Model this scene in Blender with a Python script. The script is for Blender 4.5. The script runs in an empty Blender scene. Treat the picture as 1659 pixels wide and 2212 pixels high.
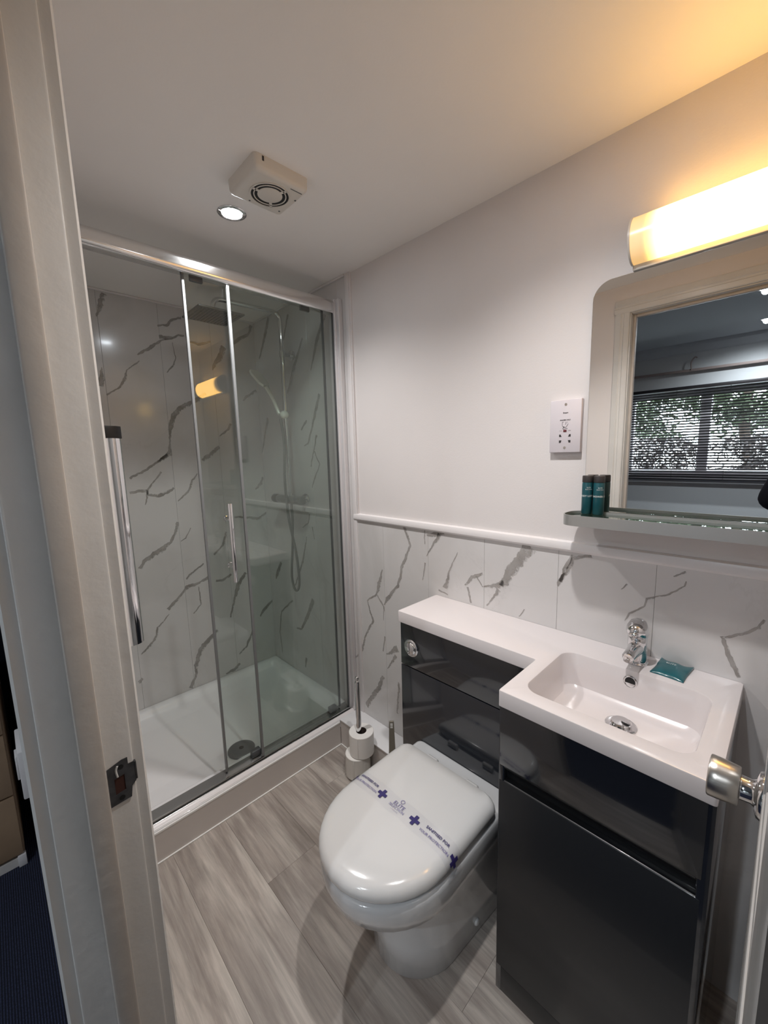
import bpy, bmesh, math, random
from mathutils import Vector, Matrix
random.seed(7)
PI = math.pi
sc = bpy.context.scene
COL = sc.collection

# ------------------------------------------------------------------ camera
CAM_LOC = Vector((1.4435, -1.1901, 1.3897))
CR = Vector((0.700147, 0.713500, -0.026667)); CU = Vector((-0.082870, 0.118303, 0.989514)); CF = Vector((-0.709173, 0.690595, -0.141957))
cd = bpy.data.cameras.new('camera'); cam = bpy.data.objects.new('camera', cd); COL.objects.link(cam)
cam.matrix_world = Matrix(((CR.x, CU.x, -CF.x, CAM_LOC.x), (CR.y, CU.y, -CF.y, CAM_LOC.y), (CR.z, CU.z, -CF.z, CAM_LOC.z), (0, 0, 0, 1)))
cd.sensor_fit = 'HORIZONTAL'; cd.sensor_width = 36.0; cd.lens = 36.0 * 871.375 / 1659.0
cd.clip_start = 0.004; cd.clip_end = 100
sc.camera = cam

# ------------------------------------------------------------------ world, exposure
w = bpy.data.worlds.new('world'); sc.world = w; w.use_nodes = True
nt = w.node_tree; nt.nodes.clear()
bg = nt.nodes.new('ShaderNodeBackground'); out = nt.nodes.new('ShaderNodeOutputWorld')
bg.inputs['Color'].default_value = (0.80, 0.90, 1.0, 1); bg.inputs['Strength'].default_value = 11.0
nt.links.new(bg.outputs[0], out.inputs[0])
vs = sc.view_settings
vs.view_transform = 'Standard'; vs.look = 'None'; vs.gamma = 1.0; vs.use_curve_mapping = False
vs.exposure = 0.98
sc.cycles.max_bounces = 9; sc.cycles.diffuse_bounces = 6; sc.cycles.glossy_bounces = 5; sc.cycles.transparent_max_bounces = 24; sc.cycles.caustics_reflective = False; sc.cycles.caustics_refractive = False
DOWNLIGHT_W = 19.0; LAMP_EMIT = 6.6; BED_W = 38.0

# ------------------------------------------------------------------ materials
MATS = {}
def mat(name, col, rough=0.5, metal=0.0, coat=0.0, spec=0.5, emit=None, estr=0.0, trans=0.0, bump=None, noise=None):
    """procedural principled; noise=(scale, amount) varies the colour; bump=(scale, strength)"""
    m = bpy.data.materials.new(name); m.use_nodes = True
    n = m.node_tree.nodes; l = m.node_tree.links; b = n['Principled BSDF']
    b.inputs['Base Color'].default_value = (*col, 1); b.inputs['Roughness'].default_value = rough
    b.inputs['Metallic'].default_value = metal; b.inputs['Coat Weight'].default_value = coat
    b.inputs['Coat Roughness'].default_value = 0.05; b.inputs['Specular IOR Level'].default_value = spec
    if trans: b.inputs['Transmission Weight'].default_value = trans
    if emit: b.inputs['Emission Color'].default_value = (*emit, 1); b.inputs['Emission Strength'].default_value = estr
    tc = n.new('ShaderNodeTexCoord')
    if noise:
        t = n.new('ShaderNodeTexNoise'); t.inputs['Scale'].default_value = noise[0]; t.inputs['Detail'].default_value = 4
        r = n.new('ShaderNodeValToRGB'); a = noise[1]
        r.color_ramp.elements[0].color = (*[c * (1 - a) for c in col], 1); r.color_ramp.elements[0].position = 0.3
        r.color_ramp.elements[1].color = (*[min(1, c * (1 + a)) for c in col], 1); r.color_ramp.elements[1].position = 0.7
        l.new(tc.outputs['Object'], t.inputs['Vector']); l.new(t.outputs['Fac'], r.inputs[0]); l.new(r.outputs[0], b.inputs['Base Color'])
    if bump:
        t2 = n.new('ShaderNodeTexNoise'); t2.inputs['Scale'].default_value = bump[0]; t2.inputs['Detail'].default_value = 3
        bp = n.new('ShaderNodeBump'); bp.inputs['Strength'].default_value = bump[1]; bp.inputs['Distance'].default_value = 0.002
        l.new(tc.outputs['Object'], t2.inputs['Vector']); l.new(t2.outputs['Fac'], bp.inputs['Height']); l.new(bp.outputs[0], b.inputs['Normal'])
    MATS[name] = m
    return m

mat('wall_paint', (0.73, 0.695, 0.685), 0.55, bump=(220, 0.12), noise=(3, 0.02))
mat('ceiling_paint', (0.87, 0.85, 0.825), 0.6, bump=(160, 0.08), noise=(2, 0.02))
mat('gloss_paint', (0.66, 0.65, 0.63), 0.32, bump=(60, 0.25), noise=(9, 0.04))
mat('stop_brown', (0.50, 0.46, 0.42), 0.4, bump=(60, 0.3), noise=(9, 0.05))  # door stops get a browner, darker tone than the jambs
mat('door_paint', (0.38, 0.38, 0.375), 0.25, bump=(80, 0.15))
mat('pvc_white', (0.72, 0.695, 0.695), 0.3)
mat('riser', (0.60, 0.565, 0.54), 0.4)
mat('silicone', (0.82, 0.82, 0.80), 0.35)
mat('tray_white', (0.82, 0.82, 0.83), 0.22, coat=0.4)
mat('ceramic', (0.66, 0.675, 0.69), 0.12, coat=0.6)
mat('seat_plastic', (0.63, 0.635, 0.635), 0.16, coat=0.5)
mat('resin', (0.67, 0.63, 0.63), 0.18, coat=0.3)
mat('charcoal', (0.011, 0.013, 0.018), 0.12, coat=0.7)
mat('charcoal_matt', (0.010, 0.011, 0.013), 0.3, coat=0.2)
mat('dark_gap', (0.004, 0.004, 0.005), 0.6)
mat('chrome', (0.72, 0.72, 0.73), 0.06, metal=1)
mat('chrome_rough', (0.55, 0.55, 0.55), 0.22, metal=1)
mat('brushed_steel', (0.56, 0.53, 0.49), 0.28, metal=1)
mat('aluminium', (0.74, 0.74, 0.75), 0.2, metal=1)
mat('edge_seal', (0.20, 0.21, 0.215), 0.35)
mat('pale_chrome', (0.86, 0.86, 0.80), 0.25, metal=0.1)
mat('post_alu', (0.72, 0.70, 0.71), 0.35, metal=0.35)
mat('valve_grey', (0.26, 0.265, 0.26), 0.3, metal=0.5)
mat('rail_alu', (0.78, 0.77, 0.76), 0.16, metal=1)
mat('grey_metal', (0.42, 0.42, 0.41), 0.35, metal=0.6)
mat('strike_metal', (0.10, 0.10, 0.105), 0.45, metal=0.7, noise=(60, 0.3))
mat('rust', (0.055, 0.018, 0.012), 0.9)
mat('black_plastic', (0.004, 0.004, 0.005), 0.5, spec=0.3)
mat('grey_plastic', (0.08, 0.085, 0.09), 0.35)
mat('drain_grey', (0.13, 0.135, 0.14), 0.3, metal=0.3)
mat('head_grey', (0.20, 0.20, 0.20), 0.35, metal=0.8)
mat('fan_plastic', (0.66, 0.63, 0.58), 0.35)
mat('socket_white', (0.66, 0.62, 0.65), 0.35)
mat('ink', (0.035, 0.03, 0.03), 0.6)
mat('ink_red', (0.12, 0.015, 0.02), 0.4)
mat('ink_purple', (0.030, 0.022, 0.13), 0.5)
mat('ink_purple_light', (0.20, 0.18, 0.36), 0.5)
mat('ink_white', (0.75, 0.78, 0.76), 0.5)
mat('teal_plastic', (0.010, 0.085, 0.105), 0.28, coat=0.3)
mat('teal_foil', (0.008, 0.10, 0.12), 0.30, coat=0.3, bump=(35, 0.5))
mat('cap_dark', (0.035, 0.03, 0.03), 0.4)
mat('paper', (0.84, 0.82, 0.79), 0.9, bump=(120, 0.3))
mat('cardboard', (0.10, 0.07, 0.06), 0.9)
mat('brush_grey', (0.23, 0.21, 0.17), 0.5)
mat('oak', (0.36, 0.245, 0.155), 0.5, noise=(5, 0.15))
mat('backdrop_navy', (0.010, 0.012, 0.02), 0.4)
mat('blind', (0.018, 0.016, 0.018), 0.4)
mat('window_frame', (0.62, 0.58, 0.60), 0.4)
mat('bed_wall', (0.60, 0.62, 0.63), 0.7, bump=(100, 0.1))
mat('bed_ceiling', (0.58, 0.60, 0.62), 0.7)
mat('rail_brown', (0.30, 0.24, 0.22), 0.6)
mat('navy_cloth', (0.006, 0.008, 0.018), 0.9, bump=(300, 0.4))
mat('jeans', (0.02, 0.03, 0.06), 0.9)
mat('skin', (0.48, 0.29, 0.21), 0.55)
mat('hair', (0.025, 0.017, 0.012), 0.6)
mat('leaf_green', (0.05, 0.065, 0.035), 0.5, noise=(2, 0.5))
mat('leaf_dark', (0.05, 0.038, 0.036), 0.45, noise=(3, 0.5))
mat('bark', (0.06, 0.04, 0.03), 0.9)
mat('soil', (0.05, 0.05, 0.035), 0.95)
mat('light_disc', (0.9, 0.9, 0.9), 0.4, emit=(0.86, 0.93, 1.0), estr=60)

def glass(name, tint, ior=1.45, rough=0.0):
    m = bpy.data.materials.new(name); m.use_nodes = True; n = m.node_tree.nodes; l = m.node_tree.links; n.clear()
    o = n.new('ShaderNodeOutputMaterial'); mx = n.new('ShaderNodeMixShader'); t = n.new('ShaderNodeBsdfTransparent'); g = n.new('ShaderNodeBsdfGlossy'); f = n.new('ShaderNodeFresnel')
    t.inputs[0].default_value = (*tint, 1); g.inputs['Color'].default_value = (1, 1, 1, 1); g.inputs['Roughness'].default_value = rough; f.inputs['IOR'].default_value = ior
    ge = n.new('ShaderNodeNewGeometry'); mr = n.new('ShaderNodeMapRange'); mr.inputs['To Min'].default_value = ior; mr.inputs['To Max'].default_value = 1.0 / ior
    l.new(ge.outputs['Backfacing'], mr.inputs[0]); l.new(mr.outputs[0], f.inputs['IOR']); l.new(f.outputs[0], mx.inputs[0]); l.new(t.outputs[0], mx.inputs[1]); l.new(g.outputs[0], mx.inputs[2]); l.new(mx.outputs[0], o.inputs[0])
    MATS[name] = m
glass('shower_glass', (0.895, 0.925, 0.91), 1.5)
glass('shelf_glass', (0.72, 0.80, 0.74), 1.6)
glass('window_glass', (0.95, 0.97, 0.97), 1.4)
glass('clear_film', (0.97, 0.97, 0.98), 1.3, 0.08)
glass('wrap_film', (0.96, 0.96, 0.95), 1.4, 0.1)
m = bpy.data.materials.new('mirror_glass'); m.use_nodes = True
b = m.node_tree.nodes['Principled BSDF']; b.inputs['Base Color'].default_value = (0.90, 0.905, 0.895, 1); b.inputs['Metallic'].default_value = 1; b.inputs['Roughness'].default_value = 0.0
MATS['mirror_glass'] = m

def marble():
    m = bpy.data.materials.new('marble'); m.use_nodes = True; n = m.node_tree.nodes; l = m.node_tree.links; b = n['Principled BSDF']
    tc = n.new('ShaderNodeTexCoord'); mp = n.new('ShaderNodeMapping'); mp.inputs['Rotation'].default_value = (0.5, 0.6, 0.4)
    n1 = n.new('ShaderNodeTexNoise'); n1.inputs['Scale'].default_value = 2.2; n1.inputs['Detail'].default_value = 6; n1.inputs['Distortion'].default_value = 1.2
    r1 = n.new('ShaderNodeValToRGB'); r1.color_ramp.elements[0].color = (0.575, 0.56, 0.55, 1); r1.color_ramp.elements[0].position = 0.32
    r1.color_ramp.elements[1].color = (0.635, 0.62, 0.615, 1); r1.color_ramp.elements[1].position = 0.5
    n2 = n.new('ShaderNodeTexNoise'); n2.inputs['Scale'].default_value = 3.2; n2.inputs['Detail'].default_value = 8; n2.inputs['Roughness'].default_value = 0.62; n2.inputs['Distortion'].default_value = 0.6
    a = n.new('ShaderNodeMath'); a.operation = 'SUBTRACT'; a.inputs[1].default_value = 0.5
    ab = n.new('ShaderNodeMath'); ab.operation = 'ABSOLUTE'
    r2 = n.new('ShaderNodeMapRange'); r2.inputs['From Min'].default_value = 0.0; r2.inputs['From Max'].default_value = 0.012; r2.inputs['To Min'].default_value = 0.16; r2.inputs['To Max'].default_value = 0
    n3 = n.new('ShaderNodeTexNoise'); n3.inputs['Scale'].default_value = 2.0
    r3 = n.new('ShaderNodeMapRange'); r3.inputs['From Min'].default_value = 0.52; r3.inputs['From Max'].default_value = 0.66
    mu = n.new('ShaderNodeMath'); mu.operation = 'MULTIPLY'
    mx = n.new('ShaderNodeMix'); mx.data_type = 'RGBA'; mx.inputs['B'].default_value = (0.30, 0.28, 0.27, 1)
    for t in (n1, n2, n3): l.new(mp.outputs[0], t.inputs['Vector'])
    l.new(tc.outputs['Object'], mp.inputs[0]); l.new(n1.outputs['Fac'], r1.inputs[0]); l.new(n2.outputs['Fac'], a.inputs[0]); l.new(a.outputs[0], ab.inputs[0]); l.new(ab.outputs[0], r2.inputs[0])
    l.new(n3.outputs['Fac'], r3.inputs[0]); l.new(r2.outputs[0], mu.inputs[0]); l.new(r3.outputs[0], mu.inputs[1]); l.new(mu.outputs[0], mx.inputs['Factor']); l.new(r1.outputs[0], mx.inputs['A']); l.new(mx.outputs['Result'], b.inputs['Base Color'])
    b.inputs['Roughness'].default_value = 0.17; b.inputs['Coat Weight'].default_value = 0.3; b.inputs['Coat Roughness'].default_value = 0.08
    MATS['marble'] = m
    v = bpy.data.materials.new('marble_vein'); v.use_nodes = True; n = v.node_tree.nodes; l = v.node_tree.links; b = n['Principled BSDF']; o = n['Material Output']
    at = n.new('ShaderNodeAttribute'); at.attribute_name = 'core'; tc = n.new('ShaderNodeTexCoord')
    no = n.new('ShaderNodeTexNoise'); no.inputs['Scale'].default_value = 55; no.inputs['Detail'].default_value = 6; no.inputs['Roughness'].default_value = 0.7
    sm = n.new('ShaderNodeMath'); sm.operation = 'MULTIPLY_ADD'; sm.inputs[1].default_value = 3.4; sm.inputs[2].default_value = -1.50
    ad = n.new('ShaderNodeMath'); ad.operation = 'MULTIPLY_ADD'; ad.inputs[1].default_value = 0.85
    cl = n.new('ShaderNodeClamp'); cl.inputs['Max'].default_value = 0.80
    tr = n.new('ShaderNodeBsdfTransparent'); ms = n.new('ShaderNodeMixShader')
    cr = n.new('ShaderNodeValToRGB'); cr.color_ramp.elements[0].color = (0.30, 0.278, 0.26, 1); cr.color_ramp.elements[0].position = 0.35; cr.color_ramp.elements[1].color = (0.46, 0.44, 0.42, 1); cr.color_ramp.elements[1].position = 0.7
    n2 = n.new('ShaderNodeTexNoise'); n2.inputs['Scale'].default_value = 20
    l.new(tc.outputs['Object'], n2.inputs['Vector']); l.new(n2.outputs['Fac'], cr.inputs[0]); l.new(cr.outputs[0], b.inputs['Base Color'])
    l.new(tc.outputs['Object'], no.inputs['Vector']); l.new(no.outputs['Fac'], sm.inputs[0]); l.new(at.outputs['Fac'], ad.inputs[0]); l.new(sm.outputs[0], ad.inputs[2]); l.new(ad.outputs[0], cl.inputs[0])
    l.new(cl.outputs[0], ms.inputs[0]); l.new(tr.outputs[0], ms.inputs[1]); l.new(b.outputs[0], ms.inputs[2]); l.new(ms.outputs[0], o.inputs[0])
    b.inputs['Roughness'].default_value = 0.17; b.inputs['Coat Weight'].default_value = 0.3
    MATS['marble_vein'] = v
marble()

def planks_mat():
    m = bpy.data.materials.new('wood_vinyl'); m.use_nodes = True; n = m.node_tree.nodes; l = m.node_tree.links; b = n['Principled BSDF']
    tc = n.new('ShaderNodeTexCoord'); oi = n.new('ShaderNodeObjectInfo')
    off = n.new('ShaderNodeVectorMath'); off.operation = 'SCALE'; off.inputs[0].default_value = (7, 11, 3); l.new(oi.outputs['Random'], off.inputs['Scale'])
    ad = n.new('ShaderNodeVectorMath'); l.new(tc.outputs['Object'], ad.inputs[0]); l.new(off.outputs[0], ad.inputs[1])
    def nz(sx, sy, det, dist, rough=0.55):
        mp = n.new('ShaderNodeMapping'); mp.inputs['Scale'].default_value = (sx, sy, 1); l.new(ad.outputs[0], mp.inputs[0])
        t = n.new('ShaderNodeTexNoise'); t.inputs['Scale'].default_value = 1; t.inputs['Detail'].default_value = det; t.inputs['Distortion'].default_value = dist; t.inputs['Roughness'].default_value = rough
        l.new(mp.outputs[0], t.inputs['Vector']); return t
    a = nz(1.3, 11, 6, 0.55, 0.6); c = nz(5, 85, 5, 0.3, 0.65); k = nz(2.2, 6.5, 3, 0.4)
    r = n.new('ShaderNodeValToRGB'); e = r.color_ramp.elements
    e[0].position = 0.30; e[0].color = (0.235, 0.200, 0.176, 1); e[1].position = 0.72; e[1].color = (0.60, 0.555, 0.50, 1)
    x = r.color_ramp.elements.new(0.47); x.color = (0.365, 0.322, 0.29, 1); x = r.color_ramp.elements.new(0.56); x.color = (0.46, 0.415, 0.375, 1)
    l.new(a.outputs['Fac'], r.inputs[0])
    r2 = n.new('ShaderNodeMapRange'); r2.inputs['From Min'].default_value = 0.35; r2.inputs['From Max'].default_value = 0.65; r2.inputs['To Min'].default_value = 0.80; r2.inputs['To Max'].default_value = 1.12; l.new(c.outputs['Fac'], r2.inputs[0])
    r3 = n.new('ShaderNodeMapRange'); r3.inputs['From Min'].default_value = 0.3; r3.inputs['From Max'].default_value = 0.7; r3.inputs['To Min'].default_value = 0.80; r3.inputs['To Max'].default_value = 1.15; l.new(k.outputs['Fac'], r3.inputs[0])
    mm = n.new('ShaderNodeMath'); mm.operation = 'MULTIPLY'; l.new(r2.outputs[0], mm.inputs[0]); l.new(r3.outputs[0], mm.inputs[1])
    vm = n.new('ShaderNodeVectorMath'); vm.operation = 'SCALE'; l.new(r.outputs[0], vm.inputs[0]); l.new(mm.outputs[0], vm.inputs['Scale']); l.new(vm.outputs[0], b.inputs['Base Color'])
    b.inputs['Roughness'].default_value = 0.42
    bp = n.new('ShaderNodeBump'); bp.inputs['Strength'].default_value = 0.12; bp.inputs['Distance'].default_value = 0.001; l.new(c.outputs['Fac'], bp.inputs['Height']); l.new(bp.outputs[0], b.inputs['Normal'])
    MATS['wood_vinyl'] = m
planks_mat()

def carpet_mat():
    m = bpy.data.materials.new('carpet'); m.use_nodes = True; n = m.node_tree.nodes; l = m.node_tree.links; b = n['Principled BSDF']
    tc = n.new('ShaderNodeTexCoord'); wv = n.new('ShaderNodeTexWave'); wv.wave_type = 'BANDS'; wv.bands_direction = 'Y'; wv.inputs['Scale'].default_value = 55; wv.inputs['Distortion'].default_value = 1.2; wv.inputs['Detail'].default_value = 2; wv.inputs['Detail Scale'].default_value = 6
    no = n.new('ShaderNodeTexNoise'); no.inputs['Scale'].default_value = 230; mu = n.new('ShaderNodeMath'); mu.operation = 'MULTIPLY'
    r = n.new('ShaderNodeValToRGB'); r.color_ramp.elements[0].color = (0.002, 0.003, 0.012, 1); r.color_ramp.elements[0].position = 0.1; r.color_ramp.elements[1].color = (0.028, 0.038, 0.085, 1); r.color_ramp.elements[1].position = 0.6
    l.new(tc.outputs['Object'], wv.inputs['Vector']); l.new(tc.outputs['Object'], no.inputs['Vector']); l.new(wv.outputs['Fac'], mu.inputs[0]); l.new(no.outputs['Fac'], mu.inputs[1]); l.new(mu.outputs[0], r.inputs[0]); l.new(r.outputs[0], b.inputs['Base Color'])
    bp = n.new('ShaderNodeBump'); bp.inputs['Strength'].default_value = 0.6; bp.inputs['Distance'].default_value = 0.003; l.new(mu.outputs[0], bp.inputs['Height']); l.new(bp.outputs[0], b.inputs['Normal'])
    b.inputs['Roughness'].default_value = 0.95; MATS['carpet'] = m
carpet_mat()

def lamp_mat():
    # the fluorescent tube is shorter than its opal cover: the cover gives off light most over the tube
    m = bpy.data.materials.new('opal_cover'); m.use_nodes = True; n = m.node_tree.nodes; l = m.node_tree.links; b = n['Principled BSDF']
    b.inputs['Base Color'].default_value = (0.8, 0.74, 0.6, 1); b.inputs['Roughness'].default_value = 0.25
    tc = n.new('ShaderNodeTexCoord'); sp = n.new('ShaderNodeSeparateXYZ'); mr = n.new('ShaderNodeMapRange'); mr.interpolation_type = 'SMOOTHERSTEP'
    mr.inputs['From Min'].default_value = 0.020; mr.inputs['From Max'].default_value = 0.085; mr.inputs['To Min'].default_value = 0.05; mr.inputs['To Max'].default_value = 1.0
    ml = n.new('ShaderNodeMath'); ml.operation = 'MULTIPLY'; ml.inputs[1].default_value = LAMP_EMIT
    l.new(tc.outputs['Object'], sp.inputs[0]); l.new(sp.outputs['X'], mr.inputs[0]); l.new(mr.outputs[0], ml.inputs[0]); l.new(ml.outputs[0], b.inputs['Emission Strength'])
    b.inputs['Emission Color'].default_value = (1.0, 0.54, 0.13, 1)
    MATS['opal_cover'] = m
lamp_mat()

# ------------------------------------------------------------------ helpers
def top(o):
    while o.parent: o = o.parent
    return o
def tag(o, label=None, cat=None, group=None, kind=None):
    for k, v in (('label', label), ('category', cat), ('group', group), ('kind', kind)):
        if v: o[k] = v
    return o
def thing(name, label, cat, loc=(0, 0, 0), group=None):
    o = bpy.data.objects.new(name, None); o.empty_display_size = 0.05; COL.objects.link(o); o.location = loc
    return tag(o, label, cat, group)
def mk(name, bm, m, parent=None, smooth=35, loc=None):
    """bmesh in world coordinates -> one object (origin at its root's base)"""
    me = bpy.data.meshes.new(name)
    bmesh.ops.recalc_face_normals(bm, faces=bm.faces[:])
    bm.to_mesh(me); bm.free()
    L = Vector(top(parent).location) if parent else Vector(loc or (0, 0, 0))
    if L.length: me.transform(Matrix.Translation(-L))
    if smooth: me.shade_smooth(); me.set_sharp_from_angle(angle=math.radians(smooth))
    me.materials.append(MATS[m])
    o = bpy.data.objects.new(name, me); COL.objects.link(o)
    if parent: o.parent = parent
    else: o.location = L
    return o
def B(): return bmesh.new()
def box(bm, x0, x1, y0, y1, z0, z1, bev=0.0, seg=2):
    r = bmesh.ops.create_cube(bm, size=1.0); vs_ = r['verts']
    for v in vs_: v.co = Vector(((x0 + x1) / 2 + v.co.x * (x1 - x0), (y0 + y1) / 2 + v.co.y * (y1 - y0), (z0 + z1) / 2 + v.co.z * (z1 - z0)))
    if bev:
        es = list({e for v in vs_ for e in v.link_edges})
        bmesh.ops.bevel(bm, geom=es, offset=bev, segments=seg, affect='EDGES', profile=0.5)
    return bm
def bx(*a, **k): return box(B(), *a, **k)
def loft(bm, loops, cap0=True, cap1=True, closed=True):
    vl = [[bm.verts.new(p) for p in lp] for lp in loops]
    n = len(vl[0])
    for a, b2 in zip(vl, vl[1:]):
        for i in range(n if closed else n - 1):
            j = (i + 1) % n
            try: bm.faces.new((a[i], a[j], b2[j], b2[i]))
            except ValueError: pass
    if closed and cap0: bm.faces.new(vl[0][::-1])
    if closed and cap1: bm.faces.new(vl[-1])
    return vl
def frame_for(d):
    d = Vector(d).normalized(); u = d.cross(Vector((0, 0, 1)))
    if u.length < 1e-3: u = Vector((1, 0, 0))
    u.normalize(); return u, d.cross(u).normalized()
def rev(bm, p0, d, prof, n=24, cap0=True, cap1=True):
    """surface of revolution: prof = [(distance along d, radius)]"""
    p0 = Vector(p0); d = Vector(d).normalized(); u, v = frame_for(d)
    loops = [[p0 + d * h + (u * math.cos(2 * PI * i / n) + v * math.sin(2 * PI * i / n)) * max(r, 1e-5) for i in range(n)] for h, r in prof]
    loft(bm, loops, cap0, cap1); return bm
def cyl(bm, a, b2, r, n=20, bev=0.0):
    a = Vector(a); b2 = Vector(b2); h = (b2 - a).length
    prof = [(0, r), (h, r)] if not bev else [(0, r - bev), (bev * .3, r - bev * .3), (bev, r), (h - bev, r), (h - bev * .3, r - bev * .3), (h, r - bev)]
    return rev(bm, a, b2 - a, prof, n)
def smooth_path(pts, k=8):
    P = [Vector(p) for p in pts]; P = [P[0] * 2 - P[1]] + P + [P[-1] * 2 - P[-2]]; o = []
    for i in range(1, len(P) - 2):
        for s in range(k):
            t = s / k; a, b2, c, d = P[i - 1:i + 3]
            o.append(0.5 * ((2 * b2) + (c - a) * t + (2 * a - 5 * b2 + 4 * c - d) * t * t + (3 * b2 - a - 3 * c + d) * t ** 3))
    o.append(P[-2]); return o
def arc_path(pts, r, k=6):
    """polyline with rounded corners"""
    P = [Vector(p) for p in pts]; o = [P[0]]
    for a, b2, c in zip(P, P[1:], P[2:]):
        u = (a - b2).normalized(); v = (c - b2).normalized(); s = b2 + u * r; e = b2 + v * r
        for i in range(k + 1):
            t = i / k; o.append((s * (1 - t) + b2 * t) * (1 - t) + (b2 * (1 - t) + e * t) * t)
    o.append(P[-1]); return o
def tube(bm, pts, r, n=12, cap=True):
    P = [Vector(p) for p in pts]; u = None; loops = []
    for i, p in enumerate(P):
        d = (P[min(i + 1, len(P) - 1)] - P[max(i - 1, 0)]).normalized()
        if u is None: u, _ = frame_for(d)
        u = (u - d * u.dot(d)).normalized(); v = d.cross(u)
        rr = r[i] if isinstance(r, (list, tuple)) else r
        loops.append([p + (u * math.cos(2 * PI * k / n) + v * math.sin(2 * PI * k / n)) * rr for k in range(n)])
    loft(bm, loops, cap, cap); return bm
def rrect(x0, x1, y0, y1, r, k=6):
    o = []
    for cx, cy, a0 in ((x1 - r, y1 - r, 0), (x0 + r, y1 - r, PI / 2), (x0 + r, y0 + r, PI), (x1 - r, y0 + r, 1.5 * PI)):
        for i in range(k + 1):
            a = a0 + PI / 2 * i / k; o.append((cx + r * math.cos(a), cy + r * math.sin(a)))
    return o
def round_poly(pts, r, k=4):
    o = []; n = len(pts)
    for i in range(n):
        a, b2, c = Vector(pts[i - 1]), Vector(pts[i]), Vector(pts[(i + 1) % n]); u = (a - b2).normalized(); v = (c - b2).normalized(); s = b2 + u * r; e = b2 + v * r
        for j in range(k + 1):
            t = j / k; q = (s * (1 - t) + b2 * t) * (1 - t) + (b2 * (1 - t) + e * t) * t; o.append((q.x, q.y))
    return o
def prism(bm, poly, axis, a, b2, bev=0.0):
    """2-D polygon extruded along axis: x -> (y,z), y -> (x,z), z -> (x,y)"""
    def P(p, t): return {'x': (t, p[0], p[1]), 'y': (p[0], t, p[1]), 'z': (p[0], p[1], t)}[axis]
    if bev:
        cx = sum(p[0] for p in poly) / len(poly); cy = sum(p[1] for p in poly) / len(poly)
        def sh(p): d = Vector((p[0] - cx, p[1] - cy)); k = max(0, 1 - bev / max(d.length, 1e-6)); return (cx + d.x * k, cy + d.y * k)
        s = 1 if b2 > a else -1
        loft(bm, [[P(sh(p), a) for p in poly], [P(p, a + s * bev) for p in poly], [P(p, b2 - s * bev) for p in poly], [P(sh(p), b2) for p in poly]])
    else: loft(bm, [[P(p, a) for p in poly], [P(p, b2) for p in poly]])
    return bm
def text_verts(body, size, bold=0.0, space=1.0):
    c = bpy.data.curves.new('t', 'FONT'); c.body = body; c.size = size; c.align_x = 'CENTER'; c.align_y = 'CENTER'; c.offset = bold; c.space_character = space; c.resolution_u = 2
    o = bpy.data.objects.new('t', c); COL.objects.link(o); dg = bpy.context.evaluated_depsgraph_get(); dg.update()
    me = bpy.data.meshes.new_from_object(o.evaluated_get(dg)); V = [v.co.copy() for v in me.vertices]; F = [list(p.vertices) for p in me.polygons]
    bpy.data.objects.remove(o); bpy.data.curves.remove(c); bpy.data.meshes.remove(me); return V, F
def text_bm(body, size, fn, bold=0.0, space=1.0, bm=None):
    bm = bm or B(); V, F = text_verts(body, size, bold, space); vv = [bm.verts.new(fn(v.x, v.y)) for v in V]
    for f in F:
        try: bm.faces.new([vv[i] for i in f])
        except ValueError: pass
    return bm
def struct(o): o['kind'] = 'structure'; return o

# ================================================================== the setting
H = 2.154; XL = -0.812; YF = -1.092; YO = -1.187; XR = 1.56; DX0 = 0.83; DX1 = 1.470; DZ = 2.02; ZT = 0.127
BX0, BX1, BY, BH = -1.60, 3.20, -4.0, 2.40       # the bedroom outside the door
# --- floor of wood-look vinyl planks
bm = bx(XL, XR, YF - 0.06, 0.006, -0.12, -0.004); floor = struct(mk('floor', bm, 'dark_gap', smooth=0))
rows = [(-1.15, -0.88, [-0.02, 0.62, 1.56]), (-0.88, -0.69, [-0.02, 0.99, 1.56]), (-0.69, -0.50, [-0.02, 0.335, 1.56]), (-0.50, -0.31, [-0.02, 0.967, 1.56]), (-0.31, -0.12, [-0.02, 0.15, 1.35, 1.56]), (-0.12, 0.0, [-0.02, 0.60, 1.56])]
for y0, y1, xs in rows:
    for x0, x1 in zip(xs, xs[1:]):
        g = 0.0002; mk('plank', bx(x0 + g, x1 - g, y0 + g, y1 - g, -0.004, 0.0, bev=0.0004, seg=1), 'wood_vinyl', floor, smooth=0)
# --- ceiling
ceil = struct(mk('ceiling', bx(XL - 0.1, XR + 0.1, YF - 0.02, 0.1, H, H + 0.1), 'ceiling_paint', smooth=0))
# --- wall with basin, toilet and mirror, painted above, marble panels below and in the shower
wb = struct(mk('wall_back', bx(XL - 0.1, XR + 0.1, 0.006, 0.1, -0.12, H), 'wall_paint', smooth=0))
wl = struct(mk('wall_left', bx(XL - 0.1, XL - 0.008, YF - 0.1, 0.006, -0.12, H), 'wall_paint', smooth=0))
def panel(parent, x0, x1, y0, y1, z0, z1): return mk('marble_panel', bx(x0, x1, y0, y1, z0, z1, bev=0.0007, seg=1), 'marble', parent, smooth=0)
G = 0.0003
xs = [0.046, 0.212, 0.462, 0.712, 0.965, 1.213, 1.463, XR]
for a, c in zip(xs, xs[1:]): panel(wb, a + G, c - G, -0.001, 0.006, 0.0, 1.098)
xs = [XL, -0.788, -0.538, -0.288, -0.038, 0.028]
for a, c in zip(xs, xs[1:]): panel(wb, a + G, c - G, -0.001, 0.006, 0.05, H - 0.001)
ys = [0.0, -0.254, -0.504, -0.754, -1.004, YF]
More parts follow.
